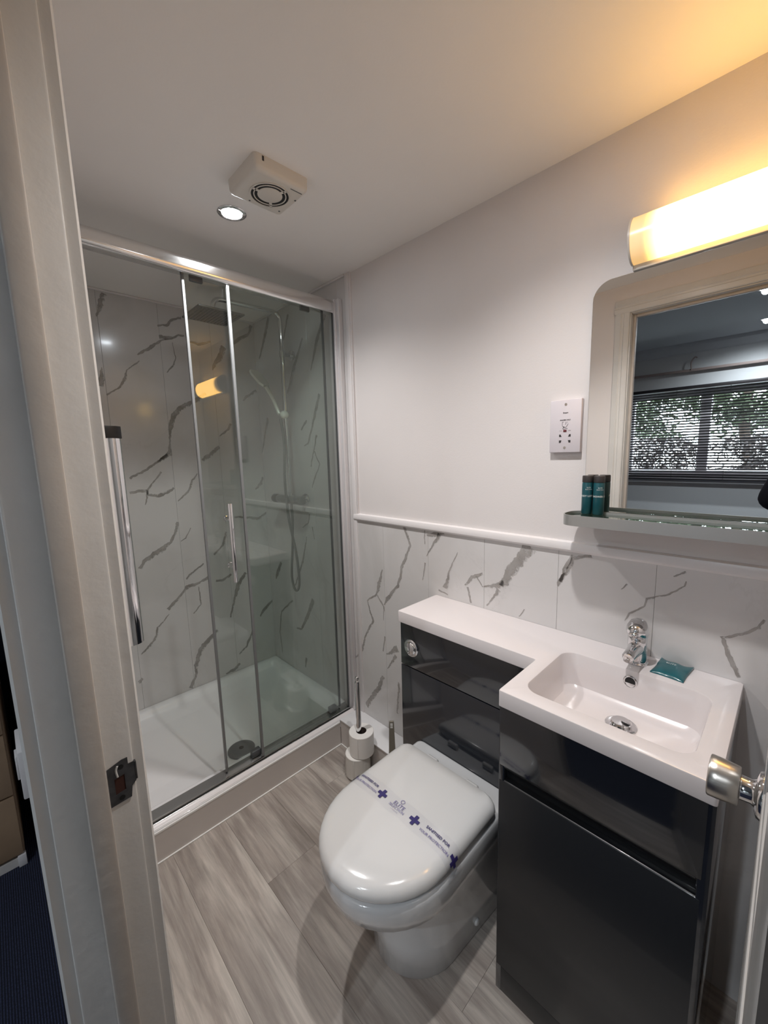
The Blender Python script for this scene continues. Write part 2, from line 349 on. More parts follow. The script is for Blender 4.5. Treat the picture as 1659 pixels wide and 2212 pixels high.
for a, c in zip(ys, ys[1:]): panel(wl, XL - 0.008, XL + 0.0005, c + G, a - G, 0.05, H - 0.001)
def veins(parent, data, ax, const, name):
    bm = B(); core = bm.verts.layers.float.new('core'); rnd = random.Random(3)
    for pl in data:
        P = [Vector(p) for p in pl]; S = []
        for a, c in zip(P, P[1:]):
            k = max(2, int((Vector(a[:2]) - Vector(c[:2])).length / 0.006))
            for i in range(k): S.append(a.lerp(c, i / k))
        S.append(P[-1]); prev = None
        jl = 0; kw = e0 = e1 = 1.0
        for i, p in enumerate(S):
            t = (Vector(S[min(i + 1, len(S) - 1)][:2]) - Vector(S[max(i - 1, 0)][:2]))
            if t.length < 1e-6: continue
            nn = Vector((-t.y, t.x)).normalized()
            kw = kw * 0.7 + rnd.uniform(0.7, 1.4) * 0.3; jl = jl * 0.75 + rnd.uniform(-0.26, 0.26) * min(max(p.z, 0.0045), 0.007); e0 = e0 * 0.7 + rnd.uniform(0.5, 1.3) * 0.3; e1 = e1 * 0.7 + rnd.uniform(0.5, 1.3) * 0.3
            wd = p.z * kw * 0.72
            c2 = Vector(p[:2]) + nn * jl
            row = []
            for off, cv in ((-wd * e0, 0.0), (-wd * 0.55, 1.0), (wd * 0.1, 0.75), (wd * e1, 0.0)):
                q = c2 + nn * off; co = (const, q.x, q.y) if ax == 'x' else (q.x, const, q.y)
                v = bm.verts.new(co); v[core] = cv if 0 < i < len(S) - 1 else cv * 0.5; row.append(v)
            if prev:
                for j in range(3):
                    try: bm.faces.new((prev[j], prev[j + 1], row[j + 1], row[j]))
                    except ValueError: pass
            prev = row
    o = mk(name, bm, 'marble_vein', parent, smooth=0); o['kind'] = 'stuff'; return o
VEIN_L=[[(-0.719,2.14,0.0171),(-0.74,2.079,0.0128),(-0.76,2.032,0.0034)],
[(-0.393,2.102,0.0067),(-0.436,2.085,0.0086),(-0.465,2.053,0.0104),(-0.509,2.039,0.0056)],
[(-0.387,2.014,0.0068),(-0.422,2.01,0.0086),(-0.442,1.996,0.0095),(-0.507,1.99,0.0159)],
[(-0.443,1.993,0.0038),(-0.508,1.972,0.0075),(-0.552,1.933,0.012),(-0.611,1.889,0.0064)],
[(-0.604,1.864,0.0046),(-0.663,1.816,0.0036),(-0.674,1.774,0.0098),(-0.698,1.731,0.0062),(-0.755,1.693,0.0044)],
[(-0.761,1.816,0.0017),(-0.767,1.766,0.0173),(-0.777,1.731,0.0216)],
[(-0.447,1.974,0.0029),(-0.438,1.9,0.0039),(-0.452,1.86,0.0058),(-0.487,1.823,0.0029)],
[(-0.302,1.735,0.0112),(-0.352,1.702,0.0201),(-0.382,1.683,0.0149),(-0.445,1.651,0.0195),(-0.469,1.622,0.0204),(-0.49,1.571,0.0174),(-0.503,1.52,0.0077),(-0.508,1.464,0.0058),(-0.512,1.419,0.0194),(-0.537,1.408,0.0116),(-0.573,1.381,0.0076)],
[(-0.184,1.994,0.0208),(-0.22,1.93,0.0232),(-0.245,1.886,0.0113),(-0.253,1.862,0.0041)],
[(-0.013,2.136,0.013),(-0.034,2.09,0.0108),(-0.09,2.05,0.016),(-0.138,2.013,0.0084)],
[(-0.01,1.778,0.01),(-0.061,1.742,0.0131),(-0.097,1.715,0.0065)],
[(-0.255,2.011,0.0061),(-0.315,1.984,0.011),(-0.371,1.989,0.0059)],
[(-0.254,1.454,0.0116),(-0.306,1.415,0.0197),(-0.351,1.38,0.0154)],
[(-0.177,1.581,0.0139),(-0.193,1.55,0.0107),(-0.249,1.512,0.0042)],
[(-0.521,1.414,0.0144),(-0.572,1.38,0.0098),(-0.651,1.33,0.0085),(-0.702,1.305,0.0084)],
[(-0.709,1.237,0.0084),(-0.676,1.244,0.0106),(-0.637,1.244,0.0119),(-0.628,1.221,0.0087),(-0.576,1.213,0.0143),(-0.539,1.226,0.0112),(-0.507,1.243,0.0079)],
[(-0.562,1.332,0.0066),(-0.605,1.277,0.0043),(-0.631,1.247,0.0076),(-0.641,1.196,0.0054),(-0.647,1.171,0.0022)],
[(-0.385,1.313,0.0035),(-0.411,1.284,0.0081),(-0.442,1.221,0.0092),(-0.497,1.176,0.0034)],
[(-0.505,1.065,0.0125),(-0.525,1.01,0.0114),(-0.551,0.967,0.0102),(-0.603,0.929,0.0256),(-0.683,0.892,0.012),(-0.7,0.856,0.0141)],
[(-0.444,1.025,0.0029),(-0.475,0.974,0.0052),(-0.501,0.962,0.0029)],
[(-0.395,0.817,0.0072),(-0.467,0.775,0.0106),(-0.495,0.754,0.007)],
[(-0.375,0.732,0.0146),(-0.417,0.72,0.0096),(-0.492,0.71,0.0152),(-0.528,0.67,0.0093),(-0.597,0.612,0.0148)],
[(-0.433,0.695,0.0036),(-0.429,0.591,0.0048),(-0.473,0.552,0.0048)],
[(-0.593,0.586,0.0034),(-0.654,0.531,0.0079),(-0.663,0.493,0.009),(-0.697,0.449,0.01),(-0.741,0.417,0.0044)],
[(-0.352,0.415,0.0162),(-0.421,0.363,0.0221),(-0.452,0.336,0.0231),(-0.486,0.258,0.0157),(-0.493,0.185,0.0097),(-0.525,0.134,0.0193)],
[(-0.746,0.287,0.0111),(-0.767,0.275,0.0132)],
[(-0.158,0.712,0.0143),(-0.21,0.654,0.0218),(-0.241,0.56,0.0102),(-0.272,0.467,0.0064)],
[(-0.247,0.725,0.0114),(-0.298,0.699,0.0112),(-0.338,0.705,0.0098)],
[(-0.146,0.342,0.0093),(-0.186,0.261,0.0119),(-0.237,0.223,0.0065)],
[(-0.238,0.166,0.0105),(-0.276,0.14,0.0156),(-0.327,0.133,0.0077)],
[(0.001,1.055,0.0093),(-0.052,1.026,0.0144),(-0.117,1.038,0.009),(-0.201,1.053,0.0088)],
[(-0.008,1.274,0.0052),(-0.02,1.236,0.0157),(-0.059,1.201,0.0065)],
[(-0.256,0.975,0.0062),(-0.281,0.898,0.0111),(-0.336,0.856,0.0073)],
[(0.003,0.495,0.0096),(-0.053,0.457,0.0163),(-0.09,0.419,0.0081)]]
VEIN_B=[[(-0.634,2.14,0.0167),(-0.693,2.045,0.0198),(-0.764,1.946,0.0109)],
[(-0.438,2.106,0.0121),(-0.481,2.028,0.0086),(-0.508,1.978,0.0087)],
[(-0.319,1.966,0.0105),(-0.391,1.873,0.0181),(-0.489,1.719,0.0114)],
[(-0.129,2.029,0.0163),(-0.203,1.929,0.0191),(-0.261,1.804,0.007)],
[(-0.201,1.685,0.0149),(-0.245,1.589,0.0152),(-0.318,1.456,0.0085),(-0.357,1.444,0.0049)],
[(-0.32,1.568,0.012),(-0.375,1.523,0.0086)],
[(-0.241,1.494,0.0094),(-0.304,1.336,0.0061)],
[(-0.272,1.42,0.006),(-0.23,1.35,0.0059),(-0.272,1.28,0.0072),(-0.301,1.228,0.0037)],
[(-0.713,1.614,0.0205),(-0.759,1.514,0.0167),(-0.807,1.417,0.0057)],
[(-0.339,1.087,0.0088),(-0.357,1.04,0.0076),(-0.414,1.004,0.0052)],
[(-0.32,1.022,0.005),(-0.306,0.956,0.005)],
[(-0.378,0.96,0.0059),(-0.429,0.816,0.0108),(-0.523,0.656,0.0075)],
[(-0.665,0.767,0.0155),(-0.72,0.685,0.0225),(-0.74,0.649,0.0067)],
[(-0.562,0.555,0.0089),(-0.703,0.454,0.0067),(-0.736,0.311,0.0081),(-0.722,0.172,0.0054)],
[(-0.349,0.615,0.0213),(-0.408,0.511,0.0207),(-0.482,0.405,0.01),(-0.537,0.396,0.0064)],
[(-0.446,0.238,0.015),(-0.465,0.175,0.0088)],
[(0.34,1.095,0.0121),(0.371,1.021,0.0092),(0.321,0.922,0.0105),(0.295,0.835,0.0107),(0.228,0.759,0.012),(0.209,0.727,0.0051)],
[(0.203,0.888,0.004),(0.179,0.816,0.0132),(0.164,0.765,0.0082),(0.094,0.72,0.0053),(0.131,0.632,0.0095),(0.071,0.535,0.0065),(0.048,0.459,0.0099),(-0.005,0.399,0.0056)],
[(0.163,0.762,0.0041),(0.205,0.719,0.0061),(0.204,0.653,0.002)],
[(0.448,0.962,0.0054),(0.433,0.888,0.0023)],
[(0.447,1.096,0.0044),(0.446,1.037,0.0036)],
[(0.54,1.094,0.0127),(0.496,1.082,0.0148),(0.456,1.073,0.0053)],
[(0.521,1.084,0.0154),(0.495,1.049,0.007),(0.455,0.99,0.0027)],
[(0.601,1.029,0.0025),(0.558,0.94,0.006),(0.545,0.88,0.0173)],
[(0.513,0.867,0.0053),(0.557,0.856,0.0052)],
[(0.707,0.969,0.0063),(0.664,0.946,0.0106),(0.635,0.91,0.0058)],
[(0.683,0.955,0.004),(0.708,0.921,0.004)],
[(0.875,1.092,0.0358),(0.844,1.05,0.0263),(0.808,0.989,0.0263),(0.784,0.938,0.0191)],
[(0.789,0.949,0.0228),(0.749,0.935,0.0117),(0.71,0.923,0.0032)],
[(0.77,0.925,0.0116),(0.75,0.892,0.0055),(0.724,0.857,0.0032)],
[(1.005,1.085,0.0046),(0.988,1.041,0.0121),(0.974,0.997,0.0089)],
[(0.208,0.579,0.0051),(0.192,0.503,0.0041)],
[(0.286,0.548,0.0249),(0.214,0.497,0.0041)],
[(0.273,0.512,0.013),(0.22,0.428,0.0031)],
[(0.862,0.881,0.003),(0.844,0.851,0.0022)],
[(0.644,0.907,0.0058),(0.658,0.85,0.0049)],
[(1.057,1.09,0.0064),(1.006,1.073,0.0086),(0.989,1.03,0.0088),(0.966,0.992,0.0103),(0.965,0.981,0.0034)],
[(1.276,1.062,0.0022),(1.274,1.048,0.0028),(1.243,1.022,0.004),(1.198,0.997,0.0041),(1.193,0.975,0.003),(1.157,0.949,0.0043),(1.146,0.925,0.0019)],
[(1.274,1.085,0.0044),(1.251,1.067,0.0028)],
[(1.421,1.004,0.0045),(1.414,0.983,0.0051),(1.393,0.964,0.0036),(1.357,0.943,0.0043)],
[(1.35,0.944,0.0064),(1.376,0.879,0.0096),(1.388,0.854,0.0063)],
[(1.149,1.028,0.003),(1.135,1.01,0.0018)],
[(0.191,0.378,0.014),(0.156,0.31,0.0182),(0.064,0.177,0.0176)],
[(0.289,0.39,0.0086),(0.275,0.234,0.0075)],
[(-0.016,0.395,0.0082),(-0.057,0.345,0.007)]]

veins(wl, VEIN_L, 'x', XL + 0.0012, 'marble_veining')
veins(wb, VEIN_B, 'y', -0.0017, 'marble_veining')
# --- trims: dado, vertical edge trim, bead round the shower ceiling
bm = prism(B(), [(0.006, 1.093), (-0.004, 1.093), (-0.011, 1.100), (-0.012, 1.111), (-0.008, 1.121), (0.006, 1.124)], 'x', 0.03, XR)
tag(struct(mk('trim_1', bm, 'pvc_white')), 'white moulded dado strip capping the marble panels')
bm = bx(0.022, 0.047, -0.007, 0.006, 0.13, H, bev=0.002); box(bm, 0.047, 0.054, -0.003, 0.006, 1.12, H, bev=0.0015)
tag(struct(mk('trim_2', bm, 'pvc_white')), 'white upright corner strip beside the shower')
tag(struct(mk('trim_3', bx(XL + 0.0005, XL + 0.012, YF, -0.001, H - 0.009, H, bev=0.003), 'pvc_white')), 'white bead along the shower ceiling')
tag(struct(mk('trim_4', bx(XL + 0.012, 0.022, -0.010, -0.001, H - 0.008, H, bev=0.003), 'pvc_white')), 'white bead above the shower fittings')
# --- wall with the doorway
wf = struct(mk('wall_front', bx(XL - 0.1, DX0 - 0.03, YO, YF, -0.12, H), 'wall_paint', smooth=0))
mk('wall_piece', bx(DX1 + 0.03, XR + 0.1, YO, YF, -0.12, H), 'wall_paint', wf, smooth=0)
mk('wall_piece', bx(DX0 - 0.03, DX1 + 0.03, YO, YF, DZ + 0.03, H), 'wall_paint', wf, smooth=0)
struct(mk('wall_right', bx(XR, XR + 0.1, YF, 0.1, -0.12, H), 'wall_paint', smooth=0))
# --- pipe boxing between tray and toilet cabinet
bm = bx(0.0, 0.50, -0.116, -0.001, 0.0, ZT, bev=0.0015, seg=1)
pb = mk('pipe_boxing', bm, 'riser', loc=(0.25, -0.06, 0)); tag(pb, 'low boxed-in pipe ledge with white top behind the toilet rolls', 'ledge')
mk('ledge_top', bx(0.0, 0.4975, -0.119, -0.0015, ZT, ZT + 0.006, bev=0.0015), 'tray_white', pb)
bm = bx(0.001, 0.5, -0.1195, -0.116, 0.0, 0.004); mk('sealant', bm, 'silicone', pb, smooth=0)

# ================================================================== door frame, strike plate, door
fr = thing('door_frame', 'white gloss painted timber door frame in the near left foreground', 'door frame', (DX0, YF, 0))
def jamb(x0, x1): return bx(x0, x1, YO + 0.002, YF, 0, DZ + 0.03, bev=0.003)
mk('jamb', jamb(DX0 - 0.03, DX0), 'gloss_paint', fr); mk('jamb', jamb(DX1, DX1 + 0.03), 'gloss_paint', fr)
mk('head', bx(DX0, DX1, YO + 0.002, YF, DZ, DZ + 0.03, bev=0.002), 'gloss_paint', fr)
mk('door_stop', bx(DX0, DX0 + 0.013, -1.150, -1.125, 0, DZ, bev=0.003), 'stop_brown', fr)
mk('door_stop', bx(DX1 - 0.013, DX1, -1.150, -1.125, 0, DZ, bev=0.003), 'stop_brown', fr)
mk('door_stop', bx(DX0 + 0.013, DX1 - 0.013, -1.150, -1.125, DZ - 0.013, DZ, bev=0.003), 'stop_brown', fr)
def archi(y0, s):
    prof = lambda xi, d: [(xi, y0), (xi, y0 + s * 0.012), (xi + d * 0.004, y0 + s * 0.015), (xi + d * 0.022, y0 + s * 0.015), (xi + d * 0.026, y0 + s * 0.010), (xi + d * 0.034, y0 + s * 0.010), (xi + d * 0.038, y0 + s * 0.014), (xi + d * 0.062, y0 + s * 0.009), (xi + d * 0.065, y0)]
    for xi, d in ((DX0 - 0.004, -1), (DX1 + 0.004, 1)): mk('architrave', prism(B(), prof(xi, d), 'z', 0.0, DZ + 0.004), 'gloss_paint', fr)
    p2 = [(q[1], q[0]) for q in prof(DZ + 0.004, 1)]
    mk('architrave', prism(B(), p2, 'x', DX0 - 0.069, DX1 + 0.069), 'gloss_paint', fr)
archi(YF, 1); archi(YO + 0.002, -1)
# strike plate let into the jamb, lip bent round the edge, latch mortice rusty behind
zc = 0.955; t = 0.0012
poly = [(-1.1235, zc - 0.030), (-1.1235, zc + 0.026), (-1.106, zc + 0.032), (-1.099, zc + 0.032), (-1.099, zc + 0.022), (-1.0915, zc + 0.022), (-1.0915, zc - 0.007), (-1.097, zc - 0.013), (-1.099, zc - 0.028)]
bm = B(); hole = [(-1.1165, zc - 0.015), (-1.1165, zc + 0.008), (-1.1045, zc + 0.010), (-1.1045, zc - 0.013)]
loop_o = [bm.verts.new((DX0 + t, p[0], p[1])) for p in poly]; loop_h = [bm.verts.new((DX0 + t, p[0], p[1])) for p in hole]
es = [bm.edges.new((l_[i], l_[(i + 1) % len(l_)])) for l_ in (loop_o, loop_h) for i in range(len(l_))]
bmesh.ops.triangle_fill(bm, use_beauty=True, edges=es)
r = bmesh.ops.extrude_face_region(bm, geom=bm.faces[:]); bmesh.ops.translate(bm, verts=[v for v in r['geom'] if isinstance(v, bmesh.types.BMVert)], vec=(-t + 0.0002, 0, 0))
box(bm, DX0 - 0.004, DX0 + t, -1.0925, -1.0895, zc - 0.006, zc + 0.021, bev=0.0005)
sp = mk('strike_plate', bm, 'strike_metal', fr, smooth=0); sp['label'] = 'worn dark metal strike plate'
mk('latch_mortice', bx(DX0 - 0.012, DX0 + 0.0006, -1.1165, -1.1045, zc - 0.015, zc + 0.0095), 'rust', sp, smooth=0)
for dy, dz in ((-1.108, 0.0225), (-1.110, -0.0225)):
    bm = rev(B(), (DX0 + t - 0.0002, dy, zc + dz), (1, 0, 0), [(0, 0.0036), (0.0004, 0.0036), (0.0005, 0.0016)], 12); mk('screw', bm, 'dark_gap', sp)
mk('paint_drip', tube(B(), smooth_path([(DX0 + t, -1.1115, zc + 0.026), (DX0 + t, -1.1135, zc + 0.020), (DX0 + t, -1.1125, zc + 0.010)]), 0.0014, 6), 'gloss_paint', sp)
# the open door with its knob, seen edge on at the right
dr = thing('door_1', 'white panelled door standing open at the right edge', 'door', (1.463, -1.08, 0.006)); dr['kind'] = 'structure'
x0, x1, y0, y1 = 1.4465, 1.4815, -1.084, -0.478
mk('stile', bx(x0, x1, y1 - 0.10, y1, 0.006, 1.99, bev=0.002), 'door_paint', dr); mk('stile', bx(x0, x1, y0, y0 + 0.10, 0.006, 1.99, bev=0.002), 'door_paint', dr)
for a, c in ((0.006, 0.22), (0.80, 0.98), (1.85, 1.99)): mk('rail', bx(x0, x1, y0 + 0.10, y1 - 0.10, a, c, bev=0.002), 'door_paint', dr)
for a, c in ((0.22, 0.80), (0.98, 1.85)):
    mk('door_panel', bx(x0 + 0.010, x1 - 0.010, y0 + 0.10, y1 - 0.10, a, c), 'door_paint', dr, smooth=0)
    bm = B()
    for q in ((y0 + 0.10, y0 + 0.115, a, c), (y1 - 0.115, y1 - 0.10, a, c)): box(bm, x0 + 0.002, x0 + 0.011, q[0], q[1], a, c, bev=0.003)
    for q in (a, c - 0.015): box(bm, x0 + 0.002, x0 + 0.011, y0 + 0.115, y1 - 0.115, q, q + 0.015, bev=0.003)
    mk('panel_moulding', bm, 'door_paint', dr)
ky, kz = -0.545, 0.953
kn = mk('door_knob', rev(B(), (x0 - 0.053, ky, kz), (1, 0, 0), [(0, 0.0235), (0.0006, 0.0252), (0.002, 0.0260), (0.010, 0.0258), (0.020, 0.0250), (0.030, 0.0240), (0.0312, 0.023), (0.0315, 0.012), (0.033, 0.011), (0.045, 0.011)], 32), 'brushed_steel', dr); kn['label'] = 'brushed steel door knob'
mk('neck', rev(B(), (x0 - 0.022, ky, kz), (1, 0, 0), [(0, 0.0135), (0.0015, 0.0150), (0.012, 0.0145), (0.016, 0.017), (0.018, 0.020), (0.022, 0.021)], 28), 'chrome', kn)
mk('rose', rev(B(), (x0 - 0.006, ky, kz), (1, 0, 0), [(0, 0.021), (0.002, 0.027), (0.0055, 0.029), (0.006, 0.029)], 32), 'chrome', kn)
for z in (0.25, 1.75): mk('hinge', cyl(B(), (x0 - 0.004, YF + 0.004, z), (x0 - 0.004, YF + 0.004, z + 0.075), 0.0045, 12), 'brushed_steel', dr)

# ================================================================== shower tray and screen
tr = thing('shower_tray', 'white rectangular shower tray with a raised front edge', 'shower tray', (-0.4, -0.55, 0))
bm = B(); ox = [(XL + 0.001, 0), (0.0, 0), (0.0, 0)]
TX0, TX1, TY0, TY1 = XL + 0.001, -0.001, YF + 0.001, -0.0015
O = lambda i, z: [(x, y, z) for x, y in rrect(TX0 + i, TX1 - i, TY0 + i, TY1 - i, 0.008, 4)]
def I(i, z, r): return [(x, y, z) for x, y in rrect(TX0 + 0.035 + i, TX1 - 0.115 - i, TY0 + 0.045 + i, TY1 - 0.03 - i, r, 4)]
loft(bm, [O(0, 0.09), O(0, ZT - 0.004), O(0.0015, ZT - 0.001), O(0.004, ZT), I(-0.006, ZT, 0.035), I(0, ZT - 0.0015, 0.032), I(0.008, ZT - 0.010, 0.03), I(0.016, ZT - 0.028, 0.028), I(0.03, ZT - 0.033, 0.03), I(0.20, ZT - 0.040, 0.03)], cap0=True, cap1=True)
mk('basin', bm, 'tray_white', tr, smooth=50)
mk('riser_panel', bx(-0.02, -0.0, TY0, -0.1165, 0.0, 0.112, bev=0.001, seg=1), 'riser', tr)
mk('riser_cap', bx(-0.02, 0.003, TY0, -0.119, 0.112, 0.1205, bev=0.0015), 'silicone', tr)
mk('sealant', bx(-0.001, 0.0045, TY0, -0.12, 0.0, 0.0045, bev=0.001), 'silicone', tr)
dc = mk('drain_cover', rev(B(), (-0.1975, -0.523, ZT - 0.041), (0, 0, 1), [(0, 0.050), (0.010, 0.058), (0.014, 0.058), (0.018, 0.053), (0.020, 0.040), (0.0205, 0.0)], 40), 'drain_grey', tr)
mk('ring', rev(B(), (-0.1975, -0.523, ZT - 0.0205), (0, 0, 1), [(0, 0.010), (0.001, 0.010), (0.001, 0.007), (0.0002, 0.007)], 20), 'dark_gap', dc)

XG = -0.045
ss = thing('shower_screen', 'glass sliding shower screen in an aluminium frame', 'shower screen', (XG, -0.55, ZT))
ZB = 2.003; ZU = 2.057
bm = prism(B(), round_poly([(XG - 0.022, ZB), (XG + 0.016, ZB), (XG + 0.022, ZB + 0.012), (XG + 0.022, ZU - 0.012), (XG + 0.014, ZU), (XG - 0.022, ZU)], 0.006), 'y', YF + 0.001, -0.030)
mk('top_rail', bm, 'rail_alu', ss, smooth=40)
bt = mk('bottom_track', prism(B(), [(XG - 0.030, ZT), (XG - 0.030, ZT + 0.020), (XG - 0.027, ZT + 0.022), (XG - 0.020, ZT + 0.020), (XG + 0.010, ZT + 0.012), (XG + 0.012, ZT + 0.016), (XG + 0.017, ZT + 0.016), (XG + 0.019, ZT + 0.006), (XG + 0.026, ZT + 0.005), (XG + 0.026, ZT)], 'y', YF + 0.001, -0.012), 'chrome_rough', ss)
mk('track_cover', prism(B(), [(XG + 0.0265, ZT), (XG + 0.0265, ZT + 0.010), (XG + 0.033, ZT + 0.008), (XG + 0.042, ZT + 0.001), (XG + 0.042, ZT)], 'y', YF + 0.001, -0.010), 'pvc_white', ss)
def post(y0, y1): return bx(XG - 0.022, XG + 0.022, y0, y1, ZT + 0.001, ZU + 0.004, bev=0.003)
mk('wall_post', post(-0.030, -0.002), 'post_alu', ss); mk('wall_post', post(YF + 0.002, YF + 0.030), 'post_alu', ss)
mk('wall_channel', bx(XG + 0.022, XG + 0.043, -0.024, -0.002, ZT + 0.002, ZU + 0.002, bev=0.002), 'post_alu', ss)
# fixed pane outside, sliding pane inside, slid open to the right
xf = XG + 0.006; xs_ = XG - 0.012
mk('fixed_pane', bx(xf - 0.003, xf + 0.003, -0.4960, -0.030, ZT + 0.014, ZB + 0.004), 'shower_glass', ss, smooth=0)
mk('pane_edge', bx(xf - 0.005, xf + 0.005, -0.504, -0.494, ZT + 0.016, ZB, bev=0.001), 'edge_seal', ss)
mk('post_seal', bx(xf - 0.005, xf + 0.005, -0.034, -0.028, ZT + 0.016, ZB, bev=0.001), 'grey_plastic', ss)
sd = mk('sliding_pane', bx(xs_ - 0.003, xs_ + 0.003, -0.642, -0.075, ZT + 0.024, ZB + 0.004), 'shower_glass', ss, smooth=0)
mk('pane_edge', bx(xs_ - 0.005, xs_ + 0.005, -0.650, -0.641, ZT + 0.026, ZB, bev=0.001), 'edge_seal', sd)
mk('pane_edge', bx(xs_ - 0.005, xs_ + 0.005, -0.077, -0.070, ZT + 0.026, ZB, bev=0.001), 'grey_plastic', sd)
hy = -0.566; hx = xs_ + 0.047
hd = mk('door_handle', cyl(B(), (hx, hy, 0.925), (hx, hy, 1.225), 0.0085, 24, 0.0015), 'chrome', sd)
for z in (0.985, 1.165):
    mk('handle_stud', rev(B(), (xs_ + 0.003, hy, z), (1, 0, 0), [(0, 0.011), (0.006, 0.011), (0.007, 0.008), (0.010, 0.008), (0.011, 0.0095), (0.040, 0.0095)], 20), 'chrome', hd)
for yy in (-0.520, -0.115):
    mk('guide_block', bx(xs_ - 0.016, xs_ + 0.009, yy - 0.02, yy + 0.02, ZT + 0.018, ZT + 0.046, bev=0.004), 'grey_plastic', sd)
for yy in (-0.60, -0.16):
    mk('roller', bx(xs_ - 0.009, xs_ + 0.004, yy - 0.022, yy + 0.022, ZB - 0.012, ZB + 0.002, bev=0.003), 'grey_plastic', sd)

# ================================================================== shower fittings
sh = thing('shower_set', 'chrome shower with square overhead rose, riser and hand spray', 'shower', (-0.41, -0.06, 1.17))
rx = -0.418; ry = -0.062; hxy = (-0.432, -0.39)
pts = arc_path([(rx, ry, 1.185), (rx, ry, 2.095), (hxy[0], hxy[1], 2.095), (hxy[0], hxy[1], 2.028)], 0.045, 8)
mk('riser_pipe', tube(B(), pts, 0.0105, 16), 'chrome', sh)
hh = mk('shower_head', bx(hxy[0] - 0.1, hxy[0] + 0.1, hxy[1] - 0.1, hxy[1] + 0.1, 2.014, 2.022, bev=0.0025), 'head_grey', sh)
mk('ball_joint', rev(B(), (hxy[0], hxy[1], 2.022), (0, 0, 1), [(0, 0.022), (0.004, 0.018), (0.010, 0.013), (0.014, 0.0125)], 20), 'chrome', hh)
bm = B()
for i in range(12):
    for j in range(12):
        x = hxy[0] - 0.0825 + 0.015 * i; y = hxy[1] - 0.0825 + 0.015 * j; rev(bm, (x, y, 2.0141), (0, 0, -1), [(0, 0.0034), (0.0022, 0.0026)], 6)
nz = mk('nozzles', bm, 'grey_plastic', hh, smooth=0); nz['kind'] = 'stuff'
wbk = mk('wall_bracket', cyl(B(), (rx, ry, 1.90), (rx, -0.002, 1.90), 0.009, 16), 'chrome', sh)
mk('flange', rev(B(), (rx, -0.014, 1.90), (0, 1, 0), [(0, 0.020), (0.002, 0.024), (0.012, 0.025)], 24), 'chrome', wbk)
mk('clamp', rev(B(), (rx, ry, 1.885), (0, 0, 1), [(0, 0.014), (0.03, 0.014)], 20), 'chrome', wbk)
vb = mk('valve_bar', cyl(B(), (-0.575, ry, 1.165), (-0.335, ry, 1.165), 0.0225, 28, 0.006), 'valve_grey', sh)
for x0, x1 in ((-0.585, -0.535), (-0.355, -0.305)):
    if x0 < -0.5: mk('temperature_knob', cyl(B(), (x0, ry, 1.165), (x1, ry, 1.165), 0.0235, 20, 0.004), 'head_grey', vb)
    else: mk('flow_knob', cyl(B(), (x0, ry, 1.165), (x1, ry, 1.165), 0.0235, 20, 0.004), 'valve_grey', vb)
for x in (-0.52, -0.365):
    mk('wall_union', rev(B(), (x, -0.001, 1.165), (0, -1, 0), [(0, 0.030), (0.004, 0.030), (0.012, 0.025), (0.014, 0.013), (0.06, 0.013)], 24), 'chrome', vb)
mk('riser_nut', rev(B(), (rx, ry, 1.182), (0, 0, 1), [(0, 0.014), (0.02, 0.014), (0.022, 0.011)], 20), 'chrome', vb)
by = ry - 0.012
sl = mk('slide_holder', rev(B(), (rx, ry + 0.008, 1.602), (0.2, -1, 0), [(0, 0.008), (0.004, 0.016), (0.014, 0.0205), (0.024, 0.0205), (0.034, 0.016), (0.040, 0.006)], 24), 'pale_chrome', sh)
hs_ = mk('hand_spray', tube(B(), [(rx - 0.005, by - 0.022, 1.605), (rx - 0.04, by - 0.03, 1.68), (rx - 0.075, by - 0.045, 1.745)], [0.009, 0.0105, 0.011], 14), 'pale_chrome', sl)
d1 = Vector((-0.055, -0.03, 0.075)).normalized(); p0 = Vector((rx - 0.077, by - 0.046, 1.749)); e_ = Vector((0.25, -1, 0)).normalized(); n_ = d1.cross(e_).normalized()
bm = B(); loft(bm, [[p0 + d1 * a + e_ * (x * 0.035) + n_ * s for a, x in ((0, -.5), (0, .5), (0.02, .9), (0.08, 1), (0.105, .7), (0.105, -.7), (0.08, -1), (0.02, -.9))] for s in (-0.006, 0.006)])
mk('spray_face', bm, 'pale_chrome', hs_, smooth=0)
hz = smooth_path([(rx + 0.004, ry, 1.142), (rx + 0.005, ry, 1.05), (rx - 0.012, ry, 0.90), (rx - 0.035, ry, 0.76), (rx - 0.025, ry, 0.69), (rx + 0.000, ry, 0.666), (rx + 0.028, ry, 0.69), (rx + 0.04, ry - 0.002, 0.76), (rx + 0.028, ry - 0.006, 0.90), (rx + 0.013, ry - 0.024, 1.05), (rx + 0.012, ry - 0.036, 1.25), (rx + 0.012, ry - 0.026, 1.45), (rx + 0.002, ry - 0.032, 1.58)], 8)
mk('hose', tube(B(), hz, 0.0068, 10), 'valve_grey', sh)

# ================================================================== ceiling: fan, downlights
fx0, fx1, fy0, fy1 = 0.262, 0.422, -0.617, -0.453; fh = 0.036
fan = thing('extractor_fan', 'square cream plastic extractor fan on the ceiling', 'fan', ((fx0 + fx1) / 2, (fy0 + fy1) / 2, H - fh))
def fl(i, z): return [(x, y, z) for x, y in rrect(fx0 + i, fx1 - i, fy0 + i, fy1 - i, max(0.012 - i * .5, .004), 4)]
bm = B(); loft(bm, [fl(0, H), fl(0.001, H - fh + 0.012), fl(0.004, H - fh + 0.005), fl(0.010, H - fh + 0.001), fl(0.016, H - fh)]); mk('housing', bm, 'fan_plastic', fan, smooth=50)
fc = ((fx0 + fx1) / 2, (fy0 + fy1) / 2 + 0.004)
g = mk('grille_opening', rev(B(), (fc[0], fc[1], H - fh - 0.0006), (0, 0, 1), [(0, 0.053), (0.003, 0.053)], 40), 'dark_gap', fan)
